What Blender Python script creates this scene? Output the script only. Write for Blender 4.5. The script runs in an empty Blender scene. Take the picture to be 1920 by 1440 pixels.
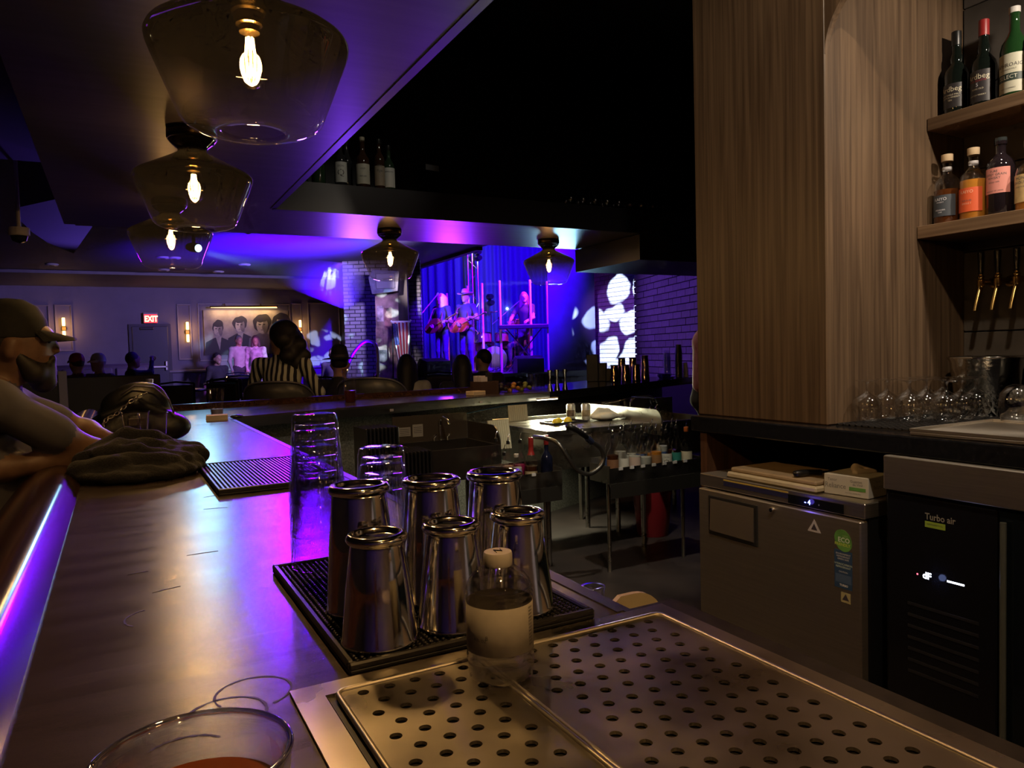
import bpy, math, random
import numpy as np
from mathutils import Vector, Matrix, Euler
random.seed(7)
rng = np.random.default_rng(11)
S = bpy.context.scene
COL = S.collection
PI = math.pi

# ------------------------------------------------------------------ camera
yaw, pitch, roll = math.radians(28.188), math.radians(-2.515), math.radians(-1.552)
fwd = Vector((math.sin(yaw)*math.cos(pitch), math.cos(yaw)*math.cos(pitch), math.sin(pitch)))
rgt = Vector((math.cos(yaw), -math.sin(yaw), 0)); up = rgt.cross(fwd)
r2 = rgt*math.cos(roll) + up*math.sin(roll); u2 = -rgt*math.sin(roll) + up*math.cos(roll)
cd = bpy.data.cameras.new('camera'); cam = bpy.data.objects.new('camera', cd); COL.objects.link(cam)
cd.sensor_width = 36; cd.lens = 36*1380/1920; cd.clip_start = .02; cd.clip_end = 100
m = Matrix((r2, u2, -fwd)).transposed().to_4x4(); m.translation = (0, 0, 1.40)
cam.matrix_world = m
S.camera = cam

# ------------------------------------------------------------------ view, world
S.view_settings.view_transform = 'Standard'; S.view_settings.look = 'None'
S.view_settings.gamma = 1; S.view_settings.use_curve_mapping = False
S.view_settings.exposure = 0.2
cy = S.cycles
cy.use_denoising = True; cy.use_adaptive_sampling = True; cy.adaptive_threshold = .03; cy.adaptive_min_samples = 12
cy.max_bounces = 8; cy.transparent_max_bounces = 64; cy.glossy_bounces = 4; cy.diffuse_bounces = 2; cy.transmission_bounces = 6; cy.volume_bounces = 0
cy.caustics_reflective = False; cy.caustics_refractive = False
cy.sample_clamp_indirect = 3.0; cy.blur_glossy = 0.6
w = bpy.data.worlds.new('world'); S.world = w; w.use_nodes = True
w.node_tree.nodes['Background'].inputs[0].default_value = (.35, .30, .55, 1)
w.node_tree.nodes['Background'].inputs[1].default_value = 0.004

# ------------------------------------------------------------------ lights
def light(name, kind, loc, power, col, to=None, **k):
    d = bpy.data.lights.new(name, kind); o = bpy.data.objects.new(name, d); COL.objects.link(o)
    o.location = loc; d.energy = power; d.color = col
    for a, b in k.items(): setattr(d, a, b)
    if to is not None:
        o.rotation_euler = (Vector(to) - Vector(loc)).to_track_quat('-Z', 'Y').to_euler()
    return o
def gobo(lo, scale, thr, soft, seed, stretch=(1, 1, 1), feature='F1'):
    """a patterned glass disc in the spotlight: breaks its beam into soft blobs"""
    d = lo.data; d.use_nodes = True; t = d.node_tree; n = t.nodes
    em = [x for x in n if x.type == 'EMISSION'][0]
    tc = n.new('ShaderNodeTexCoord'); mp = n.new('ShaderNodeMapping'); vo = n.new('ShaderNodeTexVoronoi'); cr = n.new('ShaderNodeValToRGB')
    mp.inputs['Location'].default_value = (seed, seed*1.7, seed*.6); mp.inputs['Scale'].default_value = stretch
    vo.inputs['Scale'].default_value = scale
    cr.color_ramp.elements[0].position = thr - soft; cr.color_ramp.elements[0].color = (1, 1, 1, 1)
    cr.color_ramp.elements[1].position = thr; cr.color_ramp.elements[1].color = (0, 0, 0, 1)
    nz = n.new('ShaderNodeTexNoise'); nz.inputs['Scale'].default_value = scale*.9; vm = n.new('ShaderNodeVectorMath'); vm.operation = 'MULTIPLY_ADD'; vm.inputs[1].default_value = (.9/scale,)*3
    t.links.new(mp.outputs[0], nz.inputs['Vector']); t.links.new(nz.outputs['Color'], vm.inputs[0]); t.links.new(mp.outputs[0], vm.inputs[2])
    t.links.new(tc.outputs['Normal'], mp.inputs[0]); t.links.new(vm.outputs[0], vo.inputs['Vector'])
    t.links.new(vo.outputs['Distance'], cr.inputs[0]); t.links.new(cr.outputs[0], em.inputs['Strength'])
BLUE = (.10, .0, 1.0); VIOLET = (.38, .02, 1.0); MAG = (1.0, .08, .75); CYAN = (.35, .72, 1.0); WARM = (1.0, .62, .25)
# stage wash: blue from above, magenta from the side, white key from the front
light('stage_wash_blue', 'SPOT', (6.6, 11.2, 4.3), 7000, (.07, 0, 1), (7.8, 17.0, 2.2), spot_size=1.35, spot_blend=.6, shadow_soft_size=.15)
light('stage_back_blue', 'SPOT', (9.0, 15.9, 4.3), 900, BLUE, (7.4, 14.6, 1.0), spot_size=1.5, spot_blend=.6, shadow_soft_size=.1)
light('stage_side_magenta', 'SPOT', (8.7, 13.4, 4.2), 900, MAG, (7.7, 15.0, 1.8), spot_size=.9, spot_blend=.6, shadow_soft_size=.1)
light('stage_key_white', 'SPOT', (3.2, 11.6, 3.1), 480, (1, .80, .88), (6.35, 14.6, 2.35), spot_size=.26, spot_blend=.6, shadow_soft_size=.08)
light('drum_key_white', 'SPOT', (4.6, 11.6, 3.1), 260, (1, .62, .90), (7.7, 15.4, 1.5), spot_size=.22, spot_blend=.6, shadow_soft_size=.08)
light('flag_key_white', 'SPOT', (3.6, 10.4, 2.9), 150, (1, .82, .88), (4.80, 13.3, 1.6), spot_size=.17, spot_blend=.5, shadow_soft_size=.05)
# blue flood on the ceiling above the audience
light('ceiling_flood_blue', 'SPOT', (3.3, 11.2, 1.2), 5000, (.06, .0, 1.0), (2.6, 12.8, 3.3), spot_size=1.15, spot_blend=.8, shadow_soft_size=.3)
light('soffit_flood_violet', 'SPOT', (4.2, 9.6, 1.55), 220, (.24, .02, 1.0), (1.9, 4.8, 2.24), spot_size=.50, spot_blend=.9, shadow_soft_size=.2)
light('soffit_flood_cyan', 'SPOT', (5.2, 8.2, 1.5), 95, CYAN, (3.1, 4.8, 2.24), spot_size=.24, spot_blend=.8, shadow_soft_size=.2)
light('arm_soffit_violet', 'SPOT', (2.9, 9.6, 1.6), 260, (.22, .05, 1.0), (.5, 4.2, 2.24), spot_size=.55, spot_blend=.9, shadow_soft_size=.2)
light('room_flood_violet', 'SPOT', (4.6, 10.5, 3.0), 1300, (.50, .36, 1.0), (.5, 20.0, 1.6), spot_size=1.1, spot_blend=.9, shadow_soft_size=.2)
# spotlights in the hall aimed at the bar: they glint along the counter and its rail
light('bar_violet_beam', 'SPOT', (1.72, 8.05, 2.98), 430, (.20, .0, 1.0), (.35, 1.7, 1.07), spot_size=.42, spot_blend=.8, shadow_soft_size=.16)
light('bar_magenta_beam', 'SPOT', (1.42, 8.35, 2.95), 5, (1.0, .1, .9), (.3, 1.7, 1.07), spot_size=.3, spot_blend=.8, shadow_soft_size=.05)
light('bar_blue_beam', 'SPOT', (1.30, 8.24, 2.76), 110, (.16, .03, 1.0), (.2, 1.5, 1.07), spot_size=.42, spot_blend=.8, shadow_soft_size=.08)
light('bar_cyan_beam', 'SPOT', (.97, 10.28, 2.83), 55, (.35, .72, 1.0), (.3, 2.2, 1.07), spot_size=.34, spot_blend=.8, shadow_soft_size=.08)
light('haze_beam', 'SPOT', (.99, 10.28, 2.80), 150, (.30, .55, 1.0), (3.3, 11.85, 2.55), spot_size=.22, spot_blend=.6, shadow_soft_size=.03)
# patterned moving heads
g = light('gobo_brick', 'SPOT', (5.6, 9.6, 2.6), 6500, (.62, .80, 1.0), (9.36, 12.35, 1.9), spot_size=.50, spot_blend=.1, shadow_soft_size=.01); gobo(g, 8, .50, .08, 2.4, (1, 1, .6))
light('brick_fill_violet', 'SPOT', (6.0, 9.6, 3.2), 520, (.40, .12, 1.0), (9.2, 12.6, 2.1), spot_size=.34, spot_blend=.5, shadow_soft_size=.1)
g = light('gobo_left', 'SPOT', (4.9, 10.4, 2.8), 1500, (.50, .82, 1.0), (4.25, 14.4, 1.75), spot_size=.44, spot_blend=.2, shadow_soft_size=.01); gobo(g, 9, .45, .06, 1.3, (1, 1, .45))
g = light('gobo_wall', 'SPOT', (2.6, 9.6, 2.9), 11000, (.62, .80, 1.0), (5.0, 20.4, 1.35), spot_size=.15, spot_blend=.2, shadow_soft_size=.01); gobo(g, 30, .48, .10, 4.4, (1, 1, .45))
light('couple_magenta', 'SPOT', (3.3, 11.2, 3.1), 900, (.90, .14, .95), (2.75, 17.9, 1.45), spot_size=.15, spot_blend=.5, shadow_soft_size=.05)
light('near_brick_violet', 'SPOT', (3.2, 9.2, 2.9), 170, (.30, .10, 1.0), (6.1, 7.1, 1.8), spot_size=.8, spot_blend=.8, shadow_soft_size=.1)
light('bulkhead_blue', 'SPOT', (-.1, 10.2, 1.5), 60, (.20, .10, 1.0), (-.38, 7.1, 2.5), spot_size=.30, spot_blend=.6, shadow_soft_size=.1)
# back-bar niche: small warm spots recessed in the top of the arch, one bay along from the taps
light('niche_spot', 'SPOT', (2.40, .58, 2.55), 40, (1.0, .85, .68), (2.50, 1.66, 2.0), spot_size=1.5, spot_blend=.6, shadow_soft_size=.02)
light('niche_down', 'SPOT', (2.28, 1.15, 2.86), 22, (1.0, .85, .68), (2.32, 1.42, 1.1), spot_size=1.1, spot_blend=.7, shadow_soft_size=.03)
light('next_bay_wash', 'SPOT', (1.25, -.25, 3.4), 170, (1.0, .80, .55), (2.08, -.25, 1.7), spot_size=.8, spot_blend=.6, shadow_soft_size=.04)
light('next_bay_spot', 'SPOT', (2.35, -1.2, 2.9), 170, (1.0, .84, .60), (2.80, -1.35, 1.6), spot_size=1.5, spot_blend=.6, shadow_soft_size=.03)
# added fill spots without fixtures: brighten column and fridge, rail bottles, ledge bottles
light('bar_fill', 'SPOT', (.95, .35, 3.5), 95, (1.0, .80, .58), (2.05, 1.85, 1.75), spot_size=1.25, spot_blend=.8, shadow_soft_size=.05)
light('aisle_fill', 'SPOT', (2.2, 2.9, 3.3), 110, (1.0, .90, .66), (2.7, 3.9, .6), spot_size=.75, spot_blend=.8, shadow_soft_size=.05)
light('ledge_fill', 'SPOT', (1.6, 2.7, 3.5), 14, (1.0, .92, .75), (1.4, 4.4, 2.5), spot_size=.5, spot_blend=.8, shadow_soft_size=.04)
# work light under the far bar
light('work_light', 'AREA', (2.99, 4.93, 1.010), 14, (1.0, .97, .62), (2.95, 4.55, .6), shape='RECTANGLE', size=.30, size_y=.03)

# ------------------------------------------------------------------ materials
MATS = {}
def M(name, col, rough=.5, metal=0., var=.0, vscale=20., stretch=(1, 1, 1), bump=0., bscale=60., emit=None, estr=0., ior=1.5, coat=0., rvar=0., alpha=None, sheen=0., aniso=0.):
    if name in MATS: return MATS[name]
    mt = bpy.data.materials.new(name); mt.use_nodes = True; t = mt.node_tree; n = t.nodes; b = n['Principled BSDF']
    b.inputs['Base Color'].default_value = (*col, 1); b.inputs['Roughness'].default_value = rough
    b.inputs['Metallic'].default_value = metal; b.inputs['IOR'].default_value = ior
    b.inputs['Coat Weight'].default_value = coat
    if aniso:
        b.inputs['Anisotropic'].default_value = aniso; tg_ = n.new('ShaderNodeTangent'); tg_.direction_type = 'RADIAL'; tg_.axis = 'Z'; t.links.new(tg_.outputs[0], b.inputs['Tangent'])
    if sheen: b.inputs['Sheen Weight'].default_value = sheen
    if emit: b.inputs['Emission Color'].default_value = (*emit, 1); b.inputs['Emission Strength'].default_value = estr
    tc = n.new('ShaderNodeTexCoord'); mp = n.new('ShaderNodeMapping'); mp.inputs['Scale'].default_value = stretch
    t.links.new(tc.outputs['Object'], mp.inputs[0])
    nz = n.new('ShaderNodeTexNoise'); nz.inputs['Scale'].default_value = vscale; nz.inputs['Detail'].default_value = 4
    t.links.new(mp.outputs[0], nz.inputs['Vector'])
    if var:
        mx = n.new('ShaderNodeMix'); mx.data_type = 'RGBA'
        mx.inputs[6].default_value = (*[c*(1-var) for c in col], 1); mx.inputs[7].default_value = (*[min(1, c*(1+var)) for c in col], 1)
        cr = n.new('ShaderNodeMapRange'); cr.inputs[1].default_value = .3; cr.inputs[2].default_value = .7
        t.links.new(nz.outputs['Fac'], cr.inputs[0]); t.links.new(cr.outputs[0], mx.inputs[0]); t.links.new(mx.outputs[2], b.inputs['Base Color'])
    if rvar:
        cr = n.new('ShaderNodeMapRange'); cr.inputs[1].default_value = .3; cr.inputs[2].default_value = .7
        cr.inputs[3].default_value = max(0, rough-rvar); cr.inputs[4].default_value = min(1, rough+rvar)
        t.links.new(nz.outputs['Fac'], cr.inputs[0]); t.links.new(cr.outputs[0], b.inputs['Roughness'])
    if bump:
        n2 = n.new('ShaderNodeTexNoise'); n2.inputs['Scale'].default_value = bscale; n2.inputs['Detail'].default_value = 3
        t.links.new(mp.outputs[0], n2.inputs['Vector'])
        bp = n.new('ShaderNodeBump'); bp.inputs['Strength'].default_value = bump; bp.inputs['Distance'].default_value = .003
        t.links.new(n2.outputs['Fac'], bp.inputs['Height']); t.links.new(bp.outputs[0], b.inputs['Normal'])
    MATS[name] = mt; return mt
def thin(name, tint=(1, 1, 1), refl=(1, 1, 1), rough=.03, base=.04, edge=.6, grad=None, dust=0.):
    """thin clear glass or plastic: passes light, mirrors towards its edges. grad=(z0,col0,z1,col1): smoked from z0 to z1 in object space"""
    if name in MATS: return MATS[name]
    mt = bpy.data.materials.new(name); mt.use_nodes = True; t = mt.node_tree; n = t.nodes; n.remove(n['Principled BSDF'])
    tr = n.new('ShaderNodeBsdfTransparent'); tr.inputs[0].default_value = (*tint, 1)
    gl = n.new('ShaderNodeBsdfGlossy'); gl.inputs['Color'].default_value = (*refl, 1); gl.inputs['Roughness'].default_value = rough
    lw = n.new('ShaderNodeLayerWeight'); lw.inputs[0].default_value = .25
    mr = n.new('ShaderNodeMapRange'); mr.inputs[3].default_value = base; mr.inputs[4].default_value = edge
    pw = n.new('ShaderNodeMath'); pw.operation = 'POWER'; pw.inputs[1].default_value = 1.6
    t.links.new(lw.outputs['Facing'], pw.inputs[0]); t.links.new(pw.outputs[0], mr.inputs[0])
    mx = n.new('ShaderNodeMixShader'); t.links.new(mr.outputs[0], mx.inputs[0]); t.links.new(tr.outputs[0], mx.inputs[1]); t.links.new(gl.outputs[0], mx.inputs[2])
    last = mx
    if dust:
        df = n.new('ShaderNodeBsdfTranslucent'); df.inputs[0].default_value = (.9, .85, .75, 1); m3 = n.new('ShaderNodeMixShader'); m3.inputs[0].default_value = dust
        t.links.new(mx.outputs[0], m3.inputs[1]); t.links.new(df.outputs[0], m3.inputs[2]); last = m3
    t.links.new(last.outputs[0], n['Material Output'].inputs[0])
    if grad:
        tc = n.new('ShaderNodeTexCoord'); sp = n.new('ShaderNodeSeparateXYZ'); m2 = n.new('ShaderNodeMapRange'); mc = n.new('ShaderNodeMix'); mc.data_type = 'RGBA'
        m2.inputs[1].default_value = grad[0]; m2.inputs[2].default_value = grad[2]; mc.inputs[6].default_value = (*grad[1], 1); mc.inputs[7].default_value = (*grad[3], 1)
        t.links.new(tc.outputs['Object'], sp.inputs[0]); t.links.new(sp.outputs['Z'], m2.inputs[0]); t.links.new(m2.outputs[0], mc.inputs[0]); t.links.new(mc.outputs[2], tr.inputs[0])
    MATS[name] = mt; return mt
def wood(name, c1, c2, rough=.45, axis=2, scale=14., bump=.1):
    if name in MATS: return MATS[name]
    mt = bpy.data.materials.new(name); mt.use_nodes = True; t = mt.node_tree; n = t.nodes; b = n['Principled BSDF']
    tc = n.new('ShaderNodeTexCoord'); mp = n.new('ShaderNodeMapping'); sc = [scale*4]*3; sc[axis] = scale*.10; mp.inputs['Scale'].default_value = sc
    a = n.new('ShaderNodeTexNoise'); a.inputs['Scale'].default_value = 1.; a.inputs['Detail'].default_value = 6; a.inputs['Distortion'].default_value = .6
    cr = n.new('ShaderNodeValToRGB'); cr.color_ramp.elements[0].position = .32; cr.color_ramp.elements[0].color = (*c1, 1); cr.color_ramp.elements[1].position = .68; cr.color_ramp.elements[1].color = (*c2, 1)
    t.links.new(tc.outputs['Object'], mp.inputs[0]); t.links.new(mp.outputs[0], a.inputs['Vector']); t.links.new(a.outputs['Fac'], cr.inputs[0]); t.links.new(cr.outputs[0], b.inputs['Base Color'])
    b.inputs['Roughness'].default_value = rough
    bp = n.new('ShaderNodeBump'); bp.inputs['Strength'].default_value = bump; bp.inputs['Distance'].default_value = .002; t.links.new(a.outputs['Fac'], bp.inputs['Height']); t.links.new(bp.outputs[0], b.inputs['Normal'])
    MATS[name] = mt; return mt
def glow(name, col, s):
    if name in MATS: return MATS[name]
    mt = bpy.data.materials.new(name); mt.use_nodes = True; t = mt.node_tree; n = t.nodes; b = n['Principled BSDF']
    b.inputs['Base Color'].default_value = (*[c*.3 for c in col], 1); b.inputs['Emission Color'].default_value = (*col, 1); b.inputs['Emission Strength'].default_value = s
    MATS[name] = mt; return mt

# ------------------------------------------------------------------ mesh helpers
class B:
    def __init__(s): s.v = []; s.f = []; s.m = []; s.cur = 0
    def add(s, v, f):
        o = len(s.v); s.v += [tuple(map(float, p)) for p in v]; s.f += [tuple(i+o for i in q) for q in f]; s.m += [s.cur]*len(f); return s
    def box(s, x0, x1, y0, y1, z0, z1, bev=0.):
        if bev <= 0:
            v = [(x, y, z) for z in (z0, z1) for x, y in ((x0, y0), (x1, y0), (x1, y1), (x0, y1))]
            return s.add(v, [(3, 2, 1, 0), (4, 5, 6, 7), (0, 1, 5, 4), (1, 2, 6, 5), (2, 3, 7, 6), (3, 0, 4, 7)])
        b = min(bev, (x1-x0)/2.01, (y1-y0)/2.01, (z1-z0)/2.01); v = []; idx = {}
        for i, (x, sx) in enumerate(((x0, 1), (x1, -1))):
            for j, (y, sy) in enumerate(((y0, 1), (y1, -1))):
                for k, (z, sz) in enumerate(((z0, 1), (z1, -1))):
                    for a in range(3):
                        p = [x+sx*b, y+sy*b, z+sz*b]; p[a] = (x, y, z)[a]; idx[i, j, k, a] = len(v); v.append(p)
        g = lambda i, j, k, a: idx[i, j, k, a]; f = []
        for i in (0, 1):
            q = [g(i, 0, 0, 0), g(i, 1, 0, 0), g(i, 1, 1, 0), g(i, 0, 1, 0)]; f.append(tuple(q if i else q[::-1]))
            q = [g(0, i, 0, 1), g(1, i, 0, 1), g(1, i, 1, 1), g(0, i, 1, 1)]; f.append(tuple(q[::-1] if i else q))
            q = [g(0, 0, i, 2), g(1, 0, i, 2), g(1, 1, i, 2), g(0, 1, i, 2)]; f.append(tuple(q if i else q[::-1]))
            for j in (0, 1):
                f.append((g(0, i, j, 1), g(1, i, j, 1), g(1, i, j, 2), g(0, i, j, 2)))
                f.append((g(i, 0, j, 0), g(i, 1, j, 0), g(i, 1, j, 2), g(i, 0, j, 2)))
                f.append((g(i, j, 0, 0), g(i, j, 1, 0), g(i, j, 1, 1), g(i, j, 0, 1)))
                for k in (0, 1): f.append((g(i, j, k, 0), g(i, j, k, 1), g(i, j, k, 2)))
        return s.add(v, f)
    def lathe(s, prof, n=24, c=(0, 0, 0), cap0=False, cap1=False, rx=1., ry=1., ribs=None):
        v = []; f = []
        for k, (r, z) in enumerate(prof):
            for i in range(n):
                a = 2*PI*i/n; q = r*(1+(ribs[1]*math.cos(a*ribs[0]) if ribs and ribs[2] <= k <= ribs[3] else 0))
                v.append((c[0]+q*rx*math.cos(a), c[1]+q*ry*math.sin(a), c[2]+z))
        for k in range(len(prof)-1):
            for i in range(n):
                j = (i+1) % n; f.append((k*n+i, k*n+j, (k+1)*n+j, (k+1)*n+i))
        if cap0: f.append(tuple(range(n))[::-1])
        if cap1: f.append(tuple((len(prof)-1)*n+i for i in range(n)))
        return s.add(v, f)
    def tube(s, path, r, n=8, cap=True, flat=1.):
        P = [Vector(p) for p in path]; R = r if isinstance(r, (list, tuple)) else [r]*len(P); v = []; f = []
        T = [(P[min(i+1, len(P)-1)]-P[max(i-1, 0)]).normalized() for i in range(len(P))]
        a = Vector((0, 0, 1)) if abs(T[0].z) < .9 else Vector((1, 0, 0)); N = T[0].cross(a).normalized()
        for i, p in enumerate(P):
            if i:
                ax = T[i-1].cross(T[i])
                if ax.length > 1e-6: N = Matrix.Rotation(T[i-1].angle(T[i]), 3, ax.normalized()) @ N
            Bn = T[i].cross(N)
            for k in range(n):
                t = 2*PI*k/n; v.append(p+N*(R[i]*math.cos(t))+Bn*(R[i]*flat*math.sin(t)))
        for i in range(len(P)-1):
            for k in range(n):
                j = (k+1) % n; f.append((i*n+k, i*n+j, (i+1)*n+j, (i+1)*n+k))
        if cap: f.append(tuple(range(n))[::-1]); f.append(tuple((len(P)-1)*n+k for k in range(n)))
        return s.add(v, f)
    def prism(s, poly, z0, z1):
        n = len(poly); v = [(x, y, z0) for x, y in poly]+[(x, y, z1) for x, y in poly]
        return s.add(v, [tuple(range(n))[::-1], tuple(range(n, 2*n))]+[(i, (i+1) % n, n+(i+1) % n, n+i) for i in range(n)])
    def ell(s, c, r, n=16, m=10):
        prof = [(math.sin(PI*k/m), -math.cos(PI*k/m)*r[2]) for k in range(m+1)]
        prof[0] = (1e-4, prof[0][1]); prof[-1] = (1e-4, prof[-1][1])
        return s.lathe(prof, n, c, rx=r[0], ry=r[1])
    def grid(s, fn, nu, nv):
        v = [fn(i/nu, j/nv) for j in range(nv+1) for i in range(nu+1)]
        return s.add(v, [(j*(nu+1)+i, j*(nu+1)+i+1, (j+1)*(nu+1)+i+1, (j+1)*(nu+1)+i) for j in range(nv) for i in range(nu)])
    def xf(s, mat, start=0):
        s.v[start:] = [tuple(mat @ Vector(p)) for p in s.v[start:]]; return s
    def build(s, name, mats, parent=None, smooth=False, loc=None, rot=None):
        me = bpy.data.meshes.new(name); me.from_pydata(s.v, [], s.f); 
        for mm in (mats if isinstance(mats, (list, tuple)) else [mats]): me.materials.append(mm)
        if any(s.m): me.polygons.foreach_set('material_index', s.m)
        me.validate(); me.update()
        if smooth: me.shade_smooth() if smooth is True else me.shade_smooth()
        o = bpy.data.objects.new(name, me); COL.objects.link(o)
        if smooth == 'auto': autosmooth(o)
        if loc: o.location = loc
        if rot: o.rotation_euler = rot
        if parent: o.parent = parent
        return o
def autosmooth(o, ang=40):
    me = o.data; import bmesh as bmm
    bm = bmm.new(); bm.from_mesh(me)
    for e in bm.edges:
        if len(e.link_faces) == 2 and e.calc_face_angle(0) > math.radians(ang): e.smooth = False
    bm.to_mesh(me); bm.free()
def tag(o, label=None, cat=None, group=None, kind=None):
    if label: o['label'] = label
    if cat: o['category'] = cat
    if group: o['group'] = group
    if kind: o['kind'] = kind
    return o
def thing(name, label, cat, loc=(0, 0, 0), rz=0, group=None, rot=None):
    o = bpy.data.objects.new(name, None); COL.objects.link(o); o.empty_display_size = .05; o.location = loc
    o.rotation_euler = rot if rot else (0, 0, rz); return tag(o, label, cat, group)
def struct(o): return tag(o, kind='structure')
def dup(o, loc=None, rz=None, label=None, parent=None, scale=None):
    c = o.copy(); COL.objects.link(c); c.parent = parent
    if loc is not None: c.location = loc
    if rz is not None: c.rotation_euler = (0, 0, rz)
    if label: c['label'] = label
    if scale: c.scale = scale
    for ch in list(o.children): dup(ch, parent=c)
    return c
def text(body, size, mat, parent, loc, rot=(0, 0, 0), bend=None, depth=.0006, align='CENTER', name='lettering', bold=0., sx=1.):
    """flat print as thin mesh; bend=r wraps it round a vertical cylinder of radius r"""
    cu = bpy.data.curves.new('tmp', 'FONT'); cu.body = body; cu.size = size; cu.align_x = align; cu.align_y = 'CENTER'; cu.offset = bold; cu.resolution_u = 2
    to = bpy.data.objects.new('tmp', cu); COL.objects.link(to)
    dg = bpy.context.evaluated_depsgraph_get(); me = bpy.data.meshes.new_from_object(to.evaluated_get(dg))
    bpy.data.objects.remove(to); bpy.data.curves.remove(cu)
    for v in me.vertices:
        v.co.x *= sx
        if bend: a = v.co.x/bend; v.co = Vector((bend*math.sin(a), v.co.y, bend*math.cos(a)-bend))
    me.materials.clear(); me.materials.append(mat)
    for p in me.polygons: p.material_index = 0
    o = bpy.data.objects.new(name, me); COL.objects.link(o); o.parent = parent; o.location = loc; o.rotation_euler = rot
    return o
# ------------------------------------------------------------------ rounded bodies from blended round cones
def sdf_mesh(prims, h, pad=.03, k=.03, carve=None):
    """prims: ('c',a,b,r1,r2,tag) tapered capsule, ('e',c,radii,rotmatrix or None,tag); returns verts, faces, tags (surface nets)"""
    lo = np.full(3, 1e9); hi = -lo
    for p in prims:
        if p[0] == 'c': pts = [(p[1], p[3]), (p[2], p[4])]
        else: pts = [(p[1], max(p[2]))]
        for c, r in pts: lo = np.minimum(lo, np.array(c)-r); hi = np.maximum(hi, np.array(c)+r)
    lo -= pad; hi += pad; n = np.ceil((hi-lo)/h).astype(int)+1
    G = np.stack(np.meshgrid(*[lo[i]+h*np.arange(n[i]) for i in range(3)], indexing='ij'), -1).astype(np.float32)
    def dist(p, X):
        if p[0] == 'c':
            a = np.array(p[1], np.float32); d = np.array(p[2], np.float32)-a; L = float(d@d)+1e-9
            t = np.clip(((X-a)@d)/L, 0, 1); return np.linalg.norm(X-a-t[..., None]*d, axis=-1)-(p[3]+(p[4]-p[3])*t)
        c = np.array(p[1], np.float32); q = X-c
        if p[3] is not None: q = q@np.array(p[3], np.float32)
        r = np.array(p[2], np.float32); k0 = np.linalg.norm(q/r, axis=-1); k1 = np.linalg.norm(q/(r*r), axis=-1)+1e-6
        return k0*(k0-1)/k1
    F = None
    for p in prims:
        d = dist(p, G)
        if F is None: F = d
        else:
            hh = np.clip(.5+.5*(F-d)/k, 0, 1); F = F*(1-hh)+d*hh-k*hh*(1-hh)
    if carve is not None: F = carve(G, F)
    s = F < 0; nx, ny, nz = F.shape
    acc = np.zeros((nx-1, ny-1, nz-1, 3), np.float32); cnt = np.zeros((nx-1, ny-1, nz-1), np.float32)
    cor = [(i, j, l) for i in (0, 1) for j in (0, 1) for l in (0, 1)]
    for a in cor:
        for ax in range(3):
            if a[ax]: continue
            b = list(a); b[ax] = 1
            A = F[a[0]:a[0]+nx-1, a[1]:a[1]+ny-1, a[2]:a[2]+nz-1]; Bv = F[b[0]:b[0]+nx-1, b[1]:b[1]+ny-1, b[2]:b[2]+nz-1]
            cr = (A < 0) != (Bv < 0); t = np.where(cr, A/(A-Bv+1e-12), 0)
            for q in range(3): acc[..., q] += np.where(cr, a[q]+(t if q == ax else 0), 0)
            cnt += cr
    act = cnt > 0; idx = -np.ones(act.shape, int); idx[act] = np.arange(act.sum())
    ijk = np.argwhere(act); V = lo+h*(ijk+acc[act]/cnt[act][:, None]); faces = []
    for ax in range(3):
        o = [q for q in range(3) if q != ax]
        sl0 = [slice(None)]*3; sl1 = [slice(None)]*3; sl0[ax] = slice(0, -1); sl1[ax] = slice(1, None)
        for q in o: sl0[q] = slice(1, -1); sl1[q] = slice(1, -1)
        A = s[tuple(sl0)]; Bv = s[tuple(sl1)]; e = np.argwhere(A != Bv)
        if not len(e): continue
        fl = A[tuple(e.T)]; base = e.copy()
        for q in o: base[:, q] += 1
        def cell(d1, d2):
            c = base.copy(); c[:, o[0]] -= d1; c[:, o[1]] -= d2; return idx[tuple(c.T)]
        Q = np.stack([cell(1, 1), cell(0, 1), cell(0, 0), cell(1, 0)], 1)
        if ax == 1: fl = ~fl
        Q[~fl] = Q[~fl][:, ::-1]; faces.append(Q)
    faces = np.concatenate(faces)
    D = np.stack([dist(p, V.astype(np.float32)) for p in prims]); tg = np.array([p[-1] for p in prims])[D.argmin(0)]
    return V, faces, tg
def organic(name, prims, h, mats, parent=None, k=.03, extra=None, loc=None, carve=None, pad=.03):
    V, Fc, tg = sdf_mesh(prims, h, k=k, carve=carve, pad=pad)
    b = B(); b.v = [tuple(p) for p in V.tolist()]; b.f = [tuple(q) for q in Fc.tolist()]
    t4 = np.sort(tg[Fc], axis=1); b.m = t4[:, 1].tolist()
    if extra: extra(b)
    return b.build(name, mats, parent, smooth=True, loc=loc)

# ================================================================== THE SETTING
plaster = M('plaster_dusk', (.20, .18, .25), .75, var=.06, vscale=3)
ceilm = M('ceiling_paint', (.16, .15, .19), .7, var=.05, vscale=2)
black = M('black_paint', (.012, .012, .014), .6)
soffm = M('soffit_laminate', (.085, .075, .095), .38, var=.18, vscale=3, stretch=(.5, 9, 9))
dark = M('dark_lacquer', (.018, .017, .022), .35)
walnut = wood('walnut_veneer', (.075, .045, .026), (.17, .108, .062), .42, 2, 15)
walnut_h = wood('walnut_shelf', (.12, .070, .038), (.24, .150, .085), .40, 1, 12)
steel = M('brushed_steel', (.66, .61, .54), .42, 1., var=.08, vscale=6, stretch=(1, 1, 40), aniso=.5)
steel_h = M('worn_steel', (.60, .55, .47), .34, 1., var=.14, vscale=9, rvar=.10, bump=.05, bscale=30)
brass = M('aged_brass', (.55, .36, .12), .22, 1.)
rubber = M('black_rubber', (.012, .012, .013), .55)

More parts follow.
